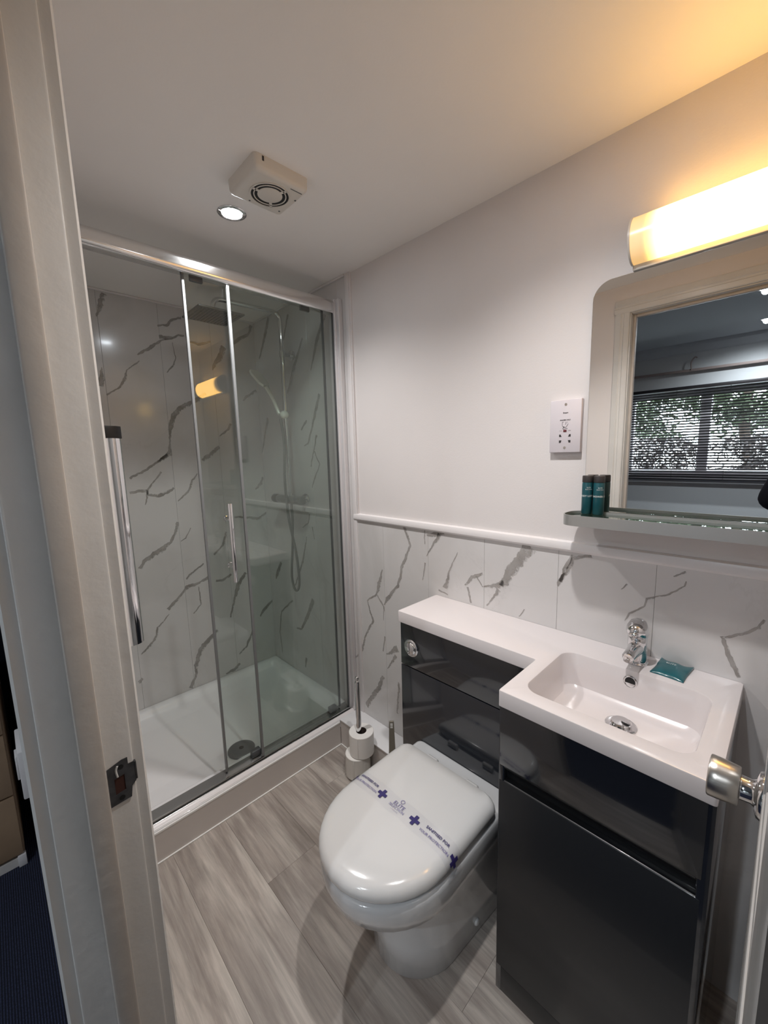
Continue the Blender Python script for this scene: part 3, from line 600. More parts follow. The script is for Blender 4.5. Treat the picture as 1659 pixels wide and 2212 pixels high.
def ringm(r0, r1, z0, z1, nm, m_): mk(nm, rev(B(), (fc[0], fc[1], z0), (0, 0, 1), [(0, r0), (0, r1), (z1 - z0, r1), (z1 - z0, r0), (0, r0)], 40, False, False), m_, g)
ringm(0.0515, 0.0555, H - fh - 0.002, H - fh + 0.002, 'grille_ring', 'fan_plastic'); ringm(0.0420, 0.0450, H - fh - 0.002, H - fh + 0.002, 'grille_ring', 'fan_plastic')
mk('centre_disc', rev(B(), (fc[0], fc[1], H - fh + 0.002), (0, 0, -1), [(0, 0.034), (0.003, 0.034), (0.0045, 0.031), (0.005, 0.0)], 36), 'fan_plastic', g)
for a in (0.5, 0.5 + 2 * PI / 3, 0.5 + 4 * PI / 3):
    u = Vector((math.cos(a), math.sin(a), 0)); v = Vector((-u.y, u.x, 0)); c0 = Vector((fc[0], fc[1], H - fh))
    bm = B(); loft(bm, [[c0 + u * 0.032 + v * s + Vector((0, 0, z)) for s, z in ((-.004, -.002), (.004, -.002), (.004, .002), (-.004, .002))], [c0 + u * 0.053 + v * s + Vector((0, 0, z)) for s, z in ((-.004, -.002), (.004, -.002), (.004, .002), (-.004, .002))]]); mk('spoke', bm, 'fan_plastic', g, smooth=0)
for p in ((fx0 + 0.02, fy0 + 0.055), (fx1 - 0.055, fy1 - 0.012), (fx0 + 0.03, fy1 - 0.02)): mk('screw', rev(B(), (*p, H - fh - 0.0004), (0, 0, 1), [(0, 0.003), (0.001, 0.003)], 10), 'grey_plastic', fan)
mk('name_strip', bx(fx1 - 0.019, fx1 - 0.0165, fy1 - 0.05, fy1 - 0.014, H - fh - 0.0006, H - fh + 0.001), 'grey_plastic', fan, smooth=0)
mk('slot', bx(fx1 - 0.001, fx1 + 0.0006, fy0 + 0.022, fy0 + 0.027, H - 0.014, H - 0.003), 'ink', fan, smooth=0)

def downlight(x, y, z, watts, label, group=None, spread=138, col=(1.0, 0.965, 0.945)):
    t_ = thing('downlight', label, 'downlight', (x, y, z), group)
    mk('bezel', rev(B(), (x, y, z), (0, 0, -1), [(-0.004, 0.044), (0.001, 0.044), (0.003, 0.041), (0.004, 0.034), (0.002, 0.031), (-0.004, 0.030)], 40, False, False), 'chrome', t_)
    mk('lens', rev(B(), (x, y, z - 0.001), (0, 0, -1), [(0, 0.030), (0.0015, 0.030)], 32), 'light_disc', t_)
    l_ = bpy.data.lights.new('downlight_beam', 'SPOT'); l_.energy = watts; l_.color = col; l_.shadow_soft_size = 0.022; l_.spot_size = math.radians(spread); l_.spot_blend = 1.0
    o = bpy.data.objects.new('downlight_beam', l_); COL.objects.link(o); o.parent = t_; o.location = (0, 0, -0.012)
    return t_
downlight(0.128, -0.543, H, DOWNLIGHT_W, 'small round chrome downlight beside the extractor fan')
downlight(1.03, -0.53, H, DOWNLIGHT_W, 'small round chrome downlight above the basin')

# ================================================================== fitted furniture
ZW = 0.844; TH = 0.041; X0 = 0.4975; X1 = 1.001; X2 = 1.398; D1 = 0.2156; D2 = 0.406
# --- toilet cabinet
tu = thing('toilet_cabinet', 'tall gloss charcoal cabinet hiding the cistern behind the toilet', 'cabinet', (0.75, -0.1, 0))
yf = -0.203
mk('body', bx(X0 + 0.002, X1 - 0.003, yf + 0.018, -0.003, 0.0, ZW - TH - 0.0005), 'charcoal', tu, smooth=0)
mk('upper_panel', bx(X0 + 0.001, X1 - 0.002, yf, yf + 0.0175, 0.6430, ZW - TH - 0.001, bev=0.0012), 'charcoal', tu)
mk('lower_panel', bx(X0 + 0.001, X1 - 0.002, yf, yf + 0.0175, 0.001, 0.6395, bev=0.0012), 'charcoal', tu)
fb = mk('flush_button', rev(B(), (0.549, yf, 0.716), (0, -1, 0), [(0, 0.031), (0.003, 0.031), (0.005, 0.029), (0.006, 0.025)], 40), 'chrome', tu); fb['label'] = 'round chrome flush button'
for s in (1, -1):
    n = 16; lo = []
    for h, k in ((0.006, 1.0), (0.010, 0.95), (0.013, 0.75)):
        pts = [(s * 0.0012, -0.0235 * k), (s * 0.0012, 0.0235 * k)] + [(s * (0.0012 + 0.0235 * k * math.sin(PI * i / n)), 0.0235 * k * math.cos(PI * i / n)) for i in range(1, n)]
        lo.append([(0.549 + p[0], yf - h, 0.716 + p[1]) for p in pts])
    bm = B(); loft(bm, lo); mk('button_half', bm, 'chrome', fb, smooth=50)
# --- vanity cabinet
va = thing('vanity_cabinet', 'gloss charcoal vanity cabinet under the basin', 'cabinet', (1.2, -0.2, 0))
yv = -0.396
mk('body', bx(X1 - 0.001, X2 - 0.002, yv + 0.019, -0.003, 0.074, 0.724), 'charcoal', va, smooth=0)
mk('side_panel', bx(X2 - 0.018, X2 - 0.001, yv + 0.0005, -0.0035, 0.0, ZW - TH - 0.001, bev=0.001), 'charcoal', va)
mk('side_panel', bx(X1 - 0.0015, X1 + 0.0125, yv + 0.0005, -0.0035, 0.0, ZW - TH - 0.001, bev=0.001), 'charcoal', va)
mk('fascia', bx(X1 + 0.0005, X2 - 0.012, yv, yv + 0.018, 0.648, ZW - TH - 0.001, bev=0.001), 'charcoal', va)
hb = prism(B(), [(yv + 0.018, 0.648), (yv, 0.648), (yv + 0.003, 0.640), (yv + 0.012, 0.632), (yv + 0.0165, 0.620), (yv + 0.017, 0.6105), (yv + 0.0185, 0.6105)], 'x', X1 + 0.012, X2 - 0.020)
mk('handle_recess', hb, 'charcoal_matt', va, smooth=50)
mk('cabinet_door', prism(B(), [(yv, 0.076), (yv, 0.607), (yv + 0.0015, 0.6095), (yv + 0.004, 0.6100), (yv + 0.018, 0.6100), (yv + 0.018, 0.076)], 'x', X1 + 0.0005, X2 - 0.012), 'charcoal_matt', va, smooth=50)
mk('plinth', bx(X1 + 0.0005, X2 - 0.012, yv + 0.001, yv + 0.019, 0.0005, 0.0735, bev=0.001), 'charcoal_matt', va)
# --- one-piece worktop and basin
wt = thing('basin_worktop', 'white L-shaped worktop with moulded rectangular basin', 'basin', (1.2, -0.2, ZW - TH))
def Lp(i): return round_poly([(X0 + i, -0.0015 - i * .2), (X0 + i, -D1 + i), (X1 + i, -D1 + i), (X1 + i, -D2 + i), (X2 - i, -D2 + i), (X2 - i, -0.0015 - i * .2)], 0.006, 4)
bm = B()
lo = [[(x, y, z) for x, y in Lp(i)] for i, z in ((0.002, ZW - TH), (0.0, ZW - TH + 0.002), (0.0, ZW - 0.003), (0.001, ZW - 0.0008), (0.003, ZW))]
vl = loft(bm, lo, cap0=False, cap1=False)
bx0, bx1, by0, by1 = 1.0385, 1.3570, -0.3610, -0.1120
def Q(i, z, r, yb=0): return [(x, y, z) for x, y in rrect(bx0 + i, bx1 - i, by0 + i, by1 - i - yb, r, 8)]
q = [Q(-0.004, ZW, 0.040), Q(-0.001, ZW - 0.0012, 0.037), Q(0.001, ZW - 0.005, 0.035), Q(0.007, ZW - 0.05, 0.032, 0.004), Q(0.012, ZW - 0.080, 0.030, 0.006), Q(0.018, ZW - 0.089, 0.030, 0.010), Q(0.030, ZW - 0.095, 0.030, 0.014), Q(0.09, ZW - 0.099, 0.03, 0.02)]
vq = loft(bm, q, cap0=False, cap1=True)
es = []
for l_ in (vl[-1], vq[0]):
    for i in range(len(l_)): es.append(bm.edges.get((l_[i], l_[(i + 1) % len(l_)])) or bm.edges.new((l_[i], l_[(i + 1) % len(l_)])))
bmesh.ops.triangle_fill(bm, use_beauty=True, edges=es)
mk('worktop', bm, 'resin', wt, smooth=28)
ws = mk('waste', rev(B(), (1.203, -0.200, ZW - 0.101), (0, 0, 1), [(0, 0.033), (0.005, 0.033), (0.0065, 0.030), (0.0055, 0.025)], 36), 'chrome', wt)
mk('plug', rev(B(), (1.203, -0.200, ZW - 0.097), (0, 0, 1), [(0, 0.022), (0.008, 0.022), (0.010, 0.020), (0.011, 0.0)], 32), 'chrome', ws)
ov = mk('overflow_ring', rev(B(), (1.1975, -0.1145, ZW - 0.027), (0, -1, 0.06), [(0, 0.0155), (0.0045, 0.0155), (0.0058, 0.0135), (0.0045, 0.0115), (0.001, 0.0110)], 28, True, False), 'chrome', wt)
mk('overflow_hole', rev(B(), (1.1975, -0.1155, ZW - 0.027), (0, -1, 0.06), [(0, 0.0112), (0.0030, 0.0112)], 24), 'dark_gap', ov)
# --- mixer tap
tx, ty = 1.1935, -0.055
tp = thing('mixer_tap', 'small chrome mixer tap standing behind the basin', 'tap', (tx, ty, ZW))
mk('base_ring', rev(B(), (tx, ty, ZW + 0.0002), (0, 0, 1), [(0, 0.0265), (0.003, 0.0265), (0.005, 0.0245)], 32), 'chrome', tp)
def el(cx, cy, z, a, b2, n=28): return [(cx + a * math.cos(2 * PI * i / n), cy + b2 * math.sin(2 * PI * i / n), z) for i in range(n)]
bm = B(); loft(bm, [el(tx, ty, ZW + 0.005, 0.0235, 0.0235), el(tx, ty, ZW + 0.03, 0.0215, 0.0215), el(tx, ty, ZW + 0.052, 0.0215, 0.0215), el(tx, ty, ZW + 0.066, 0.0225, 0.0225), el(tx, ty, ZW + 0.070, 0.021, 0.021)])
bd = mk('body', bm, 'chrome', tp, smooth=60)
def sec(p, w_, h, tilt):
    c = Vector(p); u = Vector((1, 0, 0)); v = Vector((0, math.sin(tilt), math.cos(tilt))); return [c + u * w_ * math.cos(2 * PI * i / 20) + v * h * math.sin(2 * PI * i / 20) for i in range(20)]
bm = B(); loft(bm, [sec((tx, ty - 0.002, ZW + 0.042), 0.019, 0.021, 0.1), sec((tx, ty - 0.025, ZW + 0.041), 0.0165, 0.016, 0.15), sec((tx, ty - 0.055, ZW + 0.042), 0.0145, 0.0125, 0.1), sec((tx, ty - 0.080, ZW + 0.043), 0.0135, 0.0115, -0.1), sec((tx, ty - 0.084, ZW + 0.043), 0.011, 0.009, -0.1)])
mk('spout', bm, 'chrome', bd, smooth=60)
mk('aerator', rev(B(), (tx, ty - 0.073, ZW + 0.036), (0, -0.1, -1), [(0, 0.0115), (0.006, 0.0115), (0.008, 0.009)], 20), 'chrome_rough', bd)
bm = B(); loft(bm, [el(tx, ty, ZW + 0.070, 0.0225, 0.0225), el(tx, ty - 0.004, ZW + 0.078, 0.0245, 0.0265), el(tx, ty - 0.010, ZW + 0.090, 0.0245, 0.032), el(tx, ty - 0.010, ZW + 0.101, 0.0225, 0.029), el(tx, ty - 0.004, ZW + 0.110, 0.017, 0.021), el(tx, ty + 0.001, ZW + 0.114, 0.008, 0.010)])
lv = mk('lever', bm, 'chrome', tp, smooth=60)
mk('lever_tip', bx(tx - 0.010, tx + 0.010, ty - 0.052, ty - 0.034, ZW + 0.084, ZW + 0.094, bev=0.0045, seg=3), 'chrome', lv)
# --- soap sachet
bm = B(); N = 12; cx, cy = 1.268, -0.047; a = math.radians(-4); grid = []
for i in range(N + 1):
    row = []
    for j in range(N + 1):
        u = i / N * 2 - 1; v = j / N * 2 - 1; h = 0.0095 * (max(0, 1 - u * u) ** 0.7) * (max(0, 1 - v * v) ** 0.7) + 0.0012 + 0.0012 * math.sin(5 * u + 2 * v) * (1 - abs(u)) + (0.004 * u ** 4 if v > 0 else 0.001 * u ** 4)
        x = u * 0.034 * (1 - 0.04 * (1 - v * v)); y = v * 0.045 * (1 - 0.05 * (1 - u * u)); row.append((cx + x * math.cos(a) - y * math.sin(a), cy + x * math.sin(a) + y * math.cos(a), ZW + 0.0008 + h))
    grid.append(row)
V = [[bm.verts.new(p) for p in r_] for r_ in grid]; W_ = [[bm.verts.new((p[0], p[1], ZW + 0.0006 + (p[2] - ZW) * 0.08)) for p in r_] for r_ in grid]
for i in range(N):
    for j in range(N):
        bm.faces.new((V[i][j], V[i + 1][j], V[i + 1][j + 1], V[i][j + 1])); bm.faces.new((W_[i][j], W_[i][j + 1], W_[i + 1][j + 1], W_[i + 1][j]))
for k in range(N):
    for A_ in (((V[k][0], V[k + 1][0], W_[k + 1][0], W_[k][0])), ((V[k][N], W_[k][N], W_[k + 1][N], V[k + 1][N])), ((V[0][k], W_[0][k], W_[0][k + 1], V[0][k + 1])), ((V[N][k], V[N][k + 1], W_[N][k + 1], W_[N][k]))): bm.faces.new(A_)
so = mk('soap_sachet', bm, 'teal_foil', smooth=80, loc=(cx, cy, ZW)); tag(so, 'teal foil sachet lying on the white basin edge beside the tap', 'sachet')
mk('print', text_bm('ELITE', 0.009, lambda x, y: (cx - 0.004 + x, cy + 0.012 + y, ZW + 0.0120 - 0.00004), bm=None), 'ink_white', so, smooth=0)

# ================================================================== toilet
TXC = 0.760
wc = thing('toilet', 'white back-to-wall toilet with its lid closed', 'toilet', (TXC, -0.45, 0))
def Dl(hw, yb, yf_, z, cr=0.02, n=20, pw=2.0, fl=0.0):
    """D outline: straight back with rounded corners, straight sides, elliptical front; fl flares the back"""
    ym = yf_ + min(hw * 1.12, (yb - yf_) * 0.6); o = []
    for i in range(n + 1):
        t = PI * i / n; c = math.cos(t); s = math.sin(t)
        o.append((TXC - hw * math.copysign(abs(c) ** (2 / pw), c), ym - (ym - yf_) * abs(s) ** (2 / pw), z))
    hb_ = hw + fl
    o += [(TXC + hw + fl * .5, (ym + yb) / 2, z)]
    o += [(TXC + hb_ - cr * (1 - math.cos(k * PI / 8)), yb - cr + cr * math.sin(k * PI / 8), z) for k in range(5)]
    o += [(TXC - hb_ + cr * (1 - math.sin(k * PI / 8)), yb - cr + cr * math.cos(k * PI / 8), z) for k in range(5)]
    o += [(TXC - hw - fl * .5, (ym + yb) / 2, z)]
    return o
bm = B(); yb = yf - 0.0005
loft(bm, [Dl(0.132, yb, -0.562, 0.0, .01, fl=.016), Dl(0.134, yb, -0.568, 0.004, .01, fl=.016), Dl(0.134, yb, -0.574, 0.10, .01, fl=.016), Dl(0.135, yb, -0.585, 0.18, .01, fl=.016), Dl(0.140, yb, -0.604, 0.245, .012, fl=.014), Dl(0.149, yb, -0.628, 0.282, .014, fl=.01), Dl(0.158, yb, -0.650, 0.295, .014, fl=.006), Dl(0.176, yb, -0.696, 0.302, .015), Dl(0.1815, yb, -0.714, 0.314, .015), Dl(0.1835, yb, -0.724, 0.345, .015), Dl(0.1835, yb, -0.7255, 0.368, .015), Dl(0.1815, yb, -0.7235, 0.377, .015), Dl(0.178, yb - 0.001, -0.719, 0.3815, .015), Dl(0.170, yb - 0.002, -0.710, 0.384, .015)])
mk('pan', bm, 'ceramic', wc, smooth=60)
bm = B(); loft(bm, [Dl(0.166, -0.292, -0.704, 0.3845, .02), Dl(0.168, -0.290, -0.708, 0.387, .02), Dl(0.168, -0.290, -0.708, 0.397, .02), Dl(0.166, -0.292, -0.704, 0.399, .02)]); mk('seat', bm, 'seat_plastic', wc, smooth=60)
LID = [(0.3995, 0.004), (0.4000, 0.001), (0.403, 0.0), (0.408, 0.0), (0.414, 0.0015), (0.420, 0.005), (0.4250, 0.010), (0.4290, 0.017), (0.4318, 0.027), (0.4336, 0.042), (0.4350, 0.07), (0.4358, 0.11)]
HW = 0.1805; LYB, LYF = -0.282, -0.728
bm = B(); loft(bm, [Dl(HW - i, LYB - i * (0.25 if i < .03 else 1), LYF + i, z, max(0.03 - i * .2, .01)) for z, i in LID]); ld = mk('lid', bm, 'seat_plastic', wc, smooth=70)
for s in (-1, 1): mk('hinge', rev(B(), (TXC + s * 0.075 - 0.02, -0.262, 0.394), (1, 0, 0), [(0, 0.009), (0.002, 0.011), (0.038, 0.011), (0.04, 0.009)], 16), 'seat_plastic', ld)
for s in (-1, 1): mk('bolt_cap', rev(B(), (TXC + s * 0.137, -0.330, 0.040), (s, 0, 0), [(-0.004, 0.0105), (0.004, 0.0105), (0.008, 0.0085), (0.010, 0.004)], 16), 'seat_plastic', wc)
# --- paper strip over the lid
ys = -0.498
st = thing('sanitary_strip', 'clear printed strip with purple crosses wrapped over the toilet lid', 'strip', (TXC, ys, 0.437))
prof = [(HW + 0.004, 0.372), (HW + 0.003, 0.394)] + [(HW - i + 0.001, z + 0.0008) for z, i in LID[2:]]
LEN = [0.0]
path = [(TXC + x, z) for x, z in prof[::-1]]; full = [(2 * TXC - x, z) for x, z in path[::-1]] + path
acc = [0.0]
for a_, c_ in zip(full, full[1:]): acc.append(acc[-1] + math.hypot(c_[0] - a_[0], c_[1] - a_[1]))
mid = acc[-1] / 2
def onstrip(s, dy, h=0.0):
    s = min(max(s + mid, 0), acc[-1] - 1e-6)
    for k in range(len(acc) - 1):
        if acc[k + 1] >= s: break
    f = (s - acc[k]) / max(acc[k + 1] - acc[k], 1e-9); a_, c_ = full[k], full[k + 1]; t_ = Vector((c_[0] - a_[0], c_[1] - a_[1])).normalized()
    return (a_[0] + (c_[0] - a_[0]) * f - t_.y * h, ys + dy, a_[1] + (c_[1] - a_[1]) * f + t_.x * h)
bm = B(); S = [-mid + acc[-1] * i / 60 for i in range(61)]
loft(bm, [[onstrip(s, -0.027 + 0.0015 * math.sin(s * 60), 0.0004 + 0.0006 * math.sin(s * 90)) for s in S], [onstrip(s, 0.0, 0.0004) for s in S], [onstrip(s, 0.027 + 0.0015 * math.sin(s * 47), 0.0004 + 0.0006 * math.sin(s * 70)) for s in S]], closed=False)
mk('film', bm, 'clear_film', st, smooth=60)
def cross(s0, k=1.0):
    bm = B(); w_ = 0.0048 * k; L_ = 0.0150 * k
    for (sa, sb, da, db) in ((-L_, L_, -w_, w_), (-w_, w_, w_, L_), (-w_, w_, -L_, -w_)):
        n = 8; rows_ = [[bm.verts.new(onstrip(s0 + sa + (sb - sa) * i / n, dd, 0.0013)) for i in range(n + 1)] for dd in (da, db)]
        for i in range(n): bm.faces.new((rows_[0][i], rows_[0][i + 1], rows_[1][i + 1], rows_[1][i]))
    return mk('cross', bm, 'ink_purple', st, smooth=0)
for s0 in (-0.186, -0.064, 0.056, 0.190): cross(s0)
for s0 in (-0.126, 0.126):
    mk('print', text_bm('SANITISED FOR', 0.0105, lambda x, y: onstrip(s0 + x, 0.009 + y, 0.0013), 0.0002), 'ink_purple', st, smooth=0)
    mk('print', text_bm('YOUR PROTECTION', 0.0100, lambda x, y: onstrip(s0 + x, -0.009 + y, 0.0013), 0.0001), 'ink_purple_light', st, smooth=0)
bm = text_bm('ELITE', 0.0165, lambda x, y: onstrip(-0.003 + x, 0.004 + y, 0.0013)); text_bm('SELECTION', 0.0105, lambda x, y: onstrip(-0.003 + x, -0.0075 + y, 0.0013), bm=bm); text_bm('LONDON', 0.0042, lambda x, y: onstrip(-0.003 + x, -0.0165 + y, 0.0013), space=1.5, bm=bm)
n = 20; ra = [bm.verts.new(onstrip(-0.003 + 0.0062 * math.cos(2 * PI * i / n), 0.0195 + 0.0062 * math.sin(2 * PI * i / n), 0.0013)) for i in range(n)]; rb = [bm.verts.new(onstrip(-0.003 + 0.0048 * math.cos(2 * PI * i / n), 0.0195 + 0.0048 * math.sin(2 * PI * i / n), 0.0013)) for i in range(n)]
for i in range(n): bm.faces.new((ra[i], ra[(i + 1) % n], rb[(i + 1) % n], rb[i]))
mk('logo', bm, 'ink_purple_light', st, smooth=0)

# ================================================================== roll holder, rolls, brush
px_, py_ = 0.206, -0.172
rh = thing('toilet_roll_stand', 'upright chrome toilet roll stand with a ball finial', 'roll stand', (px_, py_, 0))
mk('base', rev(B(), (px_, py_, 0.0003), (0, 0, 1), [(0, 0.052), (0.004, 0.052), (0.006, 0.048), (0.0065, 0.012)], 36), 'chrome', rh)
po = mk('post', rev(B(), (px_, py_, 0.006), (0, 0, 1), [(0, 0.011), (0.425, 0.011), (0.429, 0.0095)], 24), 'chrome', rh)
mk('finial', rev(B(), (px_, py_, 0.4345), (0, 0, 1), [(0, 0.007), (0.002, 0.0085), (0.004, 0.0055), (0.006, 0.0045), (0.007, 0.006)] + [(0.016 - 0.0095 * math.cos(PI * (k + 1) / 9), 0.0095 * math.sin(PI * (k + 1) / 9)) for k in range(1, 8)], 20), 'chrome', po)
def roll(x, y, z, label, wrapped=False):
    R0, R1, h = 0.0215, 0.0535, 0.098
    t_ = thing('toilet_roll', label, 'toilet roll', (x, y, z), 'spare toilet rolls on the stand')
    mk('paper', rev(B(), (x, y, z), (0, 0, 1), [(0, R0 + .001), (0, R1 - .002), (0.002, R1), (h - .002, R1), (h, R1 - .002), (h, R0 + .001), (0, R0 + .001)], 40, False, False), 'paper', t_, smooth=40)
    mk('core', rev(B(), (x, y, z + .0005), (0, 0, 1), [(0, R0), (h - .001, R0), (h - .001, R0 + .001), (0, R0 + .001), (0, R0)], 32, False, False), 'cardboard', t_)
    mk('loose_end', bx(x + R1 * 0.52 - .001, x + R1 * 0.52 + .001, y - R1 * 0.87 - .001, y - R1 * 0.87 + .001, z + .003, z + h - .003, bev=.0004), 'paper', t_)
    if wrapped:
        bm = B(); n = 40; lo_ = []
        for h_, rr, am in ((0.0, 1.04, .004), (0.03, 1.05, .003), (0.07, 1.03, .002), (0.0995, 1.012, .0)):
            lo_.append([(x + (R1 * rr + am * math.sin(k * 1.9)) * math.cos(2 * PI * k / n), y + (R1 * rr + am * math.sin(k * 1.9)) * math.sin(2 * PI * k / n), z + h_) for k in range(n)])
        loft(bm, lo_, False, False); mk('wrapper', bm, 'wrap_film', t_, smooth=60)
roll(px_ - 0.006, py_ - 0.0075, 0.008, 'lower white toilet roll at the foot of the stand', True)
roll(px_ + 0.0065, py_ + 0.0075, 0.1085, 'upper white toilet roll stacked on the other roll')
bxx, byy = 0.402, -0.166
tb = thing('toilet_brush', 'grey toilet brush with flat tapered handle behind the toilet', 'toilet brush', (bxx, byy, 0))
mk('cup', rev(B(), (bxx, byy, 0.0003), (0, 0, 1), [(0, 0.036), (0.005, 0.040), (0.10, 0.042), (0.105, 0.041), (0.105, 0.038), (0.01, 0.036), (0.008, 0.0)], 32), 'brush_grey', tb)
e1 = Vector((0.715, 0.70, 0)); n1 = Vector((0.70, -0.715, 0)); c0 = Vector((bxx, byy, 0))
def hsec(z, w_, d_): return [c0 + e1 * s * w_ + n1 * q_ * d_ + Vector((0, 0, z)) for s, q_ in ((-1, -1), (1, -1), (1, 1), (-1, 1))]
bm = B(); loft(bm, [hsec(0.02, .012, .005), hsec(0.16, .0150, .005), hsec(0.25, .0120, .0045), hsec(0.342, .0095, .004), hsec(0.3445, .0085, .0035)]); hdl = mk('handle', bm, 'brush_grey', tb, smooth=0)
for z, w_, h_ in ((0.332, .0048, .0055), (0.321, .0048, .0035)):
    bm = B(); loft(bm, [[c0 + e1 * s * w_ + n1 * (0.0046 + k) + Vector((0, 0, z + t_ * h_)) for s, t_ in ((-1, -1), (1, -1), (1, 1), (-1, 1))] for k in (-0.001, 0.0004)]); mk('hang_hole', bm, 'silicone', hdl, smooth=0)

# ================================================================== on the wall over the basin
# --- mirror
MX0, MX1, MZ0, MZ1 = 1.0315, 1.520, 1.195, 1.8135
mi = thing('mirror', 'frameless wall mirror with rounded corners above the basin', 'mirror', (1.275, 0.004, MZ0))
rr_ = rrect(MX0, MX1, MZ0, MZ1, 0.045, 10)
mk('backing', prism(B(), [(x, z) for x, z in rr_], 'y', 0.0055, 0.0010), 'grey_plastic', mi, smooth=0)
bm = B(); loft(bm, [[(x, 0.0008, z) for x, z in rrect(MX0, MX1, MZ0, MZ1, 0.045, 10)], [(x, -0.0038, z) for x, z in rrect(MX0, MX1, MZ0, MZ1, 0.045, 10)], [(x, -0.0040, z) for x, z in rrect(MX0 + .0006, MX1 - .0006, MZ0 + .0006, MZ1 - .0006, 0.0445, 10)]]); mk('glass', bm, 'mirror_glass', mi, smooth=0)
# --- shelf
SZ = 1.190
sf = thing('wall_shelf', 'grey metal railed glass shelf below the mirror', 'shelf', (1.275, -0.06, SZ))
def U(i): # rounded tray outline open to nothing: closed band
    return round_poly([(1.006 + i, -0.008 - i), (1.006 + i, -0.112 + i), (1.53 - i, -0.112 + i), (1.53 - i, -0.008 - i)], 0.045 - i, 10)
bm = B(); o_, i_ = U(0), U(0.0025)
loft(bm, [[(x, y, z) for x, y in p] for p, z in ((o_, SZ), (o_, SZ + 0.028), (i_, SZ + 0.028), (i_, SZ), (o_, SZ))], False, False); mk('band', bm, 'grey_metal', sf, smooth=40)
mk('glass_shelf', prism(B(), U(0.0026), 'z', SZ + 0.016, SZ + 0.022), 'shelf_glass', sf, smooth=0)
mk('tray_floor', prism(B(), U(0.0027), 'z', SZ + 0.002, SZ + 0.0035), 'grey_metal', sf, smooth=0)
for x in (1.10, 1.45): mk('bracket', bx(x - 0.01, x + 0.01, -0.0085, 0.004, SZ + 0.004, SZ + 0.022, bev=0.001), 'grey_metal', sf)
# --- bottles
def bottle(x, y, h, label, name_, ang):
    z = SZ + 0.0223; r_ = 0.0138
    t_ = thing('toiletry_bottle', label, 'bottle', (x, y, z), 'small teal toiletry bottles on the shelf')
    bd_ = mk('body', rev(B(), (x, y, z), (0, 0, 1), [(0, r_ * .86), (0.003, r_), (h - .024, r_), (h - .019, r_ * .97), (h - .017, r_ * .8)], 32), 'teal_plastic', t_)
    mk('cap', rev(B(), (x, y, z + h - 0.018), (0, 0, 1), [(0, r_ * .98), (0.0015, r_ * 1.0), (0.016, r_ * .99), (0.018, r_ * .92), (0.0178, 0)], 32), 'cap_dark', t_)
    def on_(px, py):
        a_ = ang + px / r_; return (x + (r_ + .0003) * math.cos(a_), y + (r_ + .0003) * math.sin(a_), z + py)
    mk('print', text_bm(name_, 0.0066, lambda px, py: on_(px, 0.050 + py), 0.0001), 'ink_white', bd_, smooth=0)
    bm = text_bm('ELITE', 0.0045, lambda px, py: on_(px, 0.073 + py)); text_bm('SELECTION', 0.0035, lambda px, py: on_(px, 0.068 + py), bm=bm); text_bm('hair and body', 0.003, lambda px, py: on_(px, 0.042 + py), bm=bm) if False else None
    mk('logo', bm, 'ink_white', bd_, smooth=0)
bottle(1.0455, -0.0235, 0.105, 'teal body lotion bottle at the far left end of the shelf', 'BODY LOTION', -1.0)
bottle(1.0757, -0.0260, 0.105, 'teal shower gel bottle nearer the middle of the shelf', 'SHOWER GEL', -1.05)
# --- shaver socket
sx0, sz1 = 0.9304, 1.527
so = thing('shaver_socket', 'white shaver socket plate on the wall left of the mirror', 'socket', (sx0 + 0.043, 0.0, sz1 - 0.146))
mk('plate', bx(sx0, sx0 + 0.086, -0.010, 0.0058, sz1 - 0.146, sz1, bev=0.0015), 'socket_white', so)
yp = -0.0103
def fp(cx, cz): return lambda x, y: (cx + x, yp, cz + y)
scx = sx0 + 0.0435
for z in (sz1 - 0.013, sz1 - 0.133): mk('screw', rev(B(), (scx, -0.0100, z), (0, -1, 0), [(0, 0.0038), (0.0006, 0.0036), (0.0008, 0.002)], 16), 'brushed_steel', so)
for dx in (-0.0125, 0.0125):
    for z, sgn in ((sz1 - 0.099, 1), (sz1 - 0.1155, -1)):
        s = 1 if dx > 0 else -1; cx_ = scx + dx
        bm = B(); prism(bm, [(cx_ - s * .0015, z - .0035), (cx_ + s * .0035, z - .0035), (cx_ + s * .0035, z + .0035), (cx_ - s * .0005, z + .0035), (cx_ - s * .0035, z - .0035 * sgn if sgn > 0 else z + .0035)], 'y', yp - .0001, -0.0099); mk('pin_hole', bm, 'ink', so, smooth=0)
mk('voltage_switch', bx(scx - 0.0045, scx + 0.0045, -0.0115, -0.0098, sz1 - 0.0885, sz1 - 0.0830, bev=.0005), 'ink_red', so)
bm = text_bm('115V', 0.0040, fp(scx - 0.0125, sz1 - 0.0858)); text_bm('230V', 0.0040, fp(scx + 0.0125, sz1 - 0.0858), bm=bm); text_bm('SHAVERS ONLY', 0.0042, fp(scx, sz1 - 0.0560), 0.0002, bm=bm); text_bm('Smart', 0.0058, fp(scx, sz1 - 0.0360), 0.0002, bm=bm)
def stroke(pts, w_=0.0005):
    for (a0, a1), (c0_, c1_) in zip(pts, pts[1:]):
        d_ = Vector((c0_ - a0, c1_ - a1)); n_ = Vector((-d_.y, d_.x)).normalized() * w_
        bm.faces.new([bm.verts.new((scx + q_[0], yp, sz1 - 0.058 + q_[1])) for q_ in ((a0 - n_.x, a1 - n_.y), (c0_ - n_.x, c1_ - n_.y), (c0_ + n_.x, c1_ + n_.y), (a0 + n_.x, a1 + n_.y))])
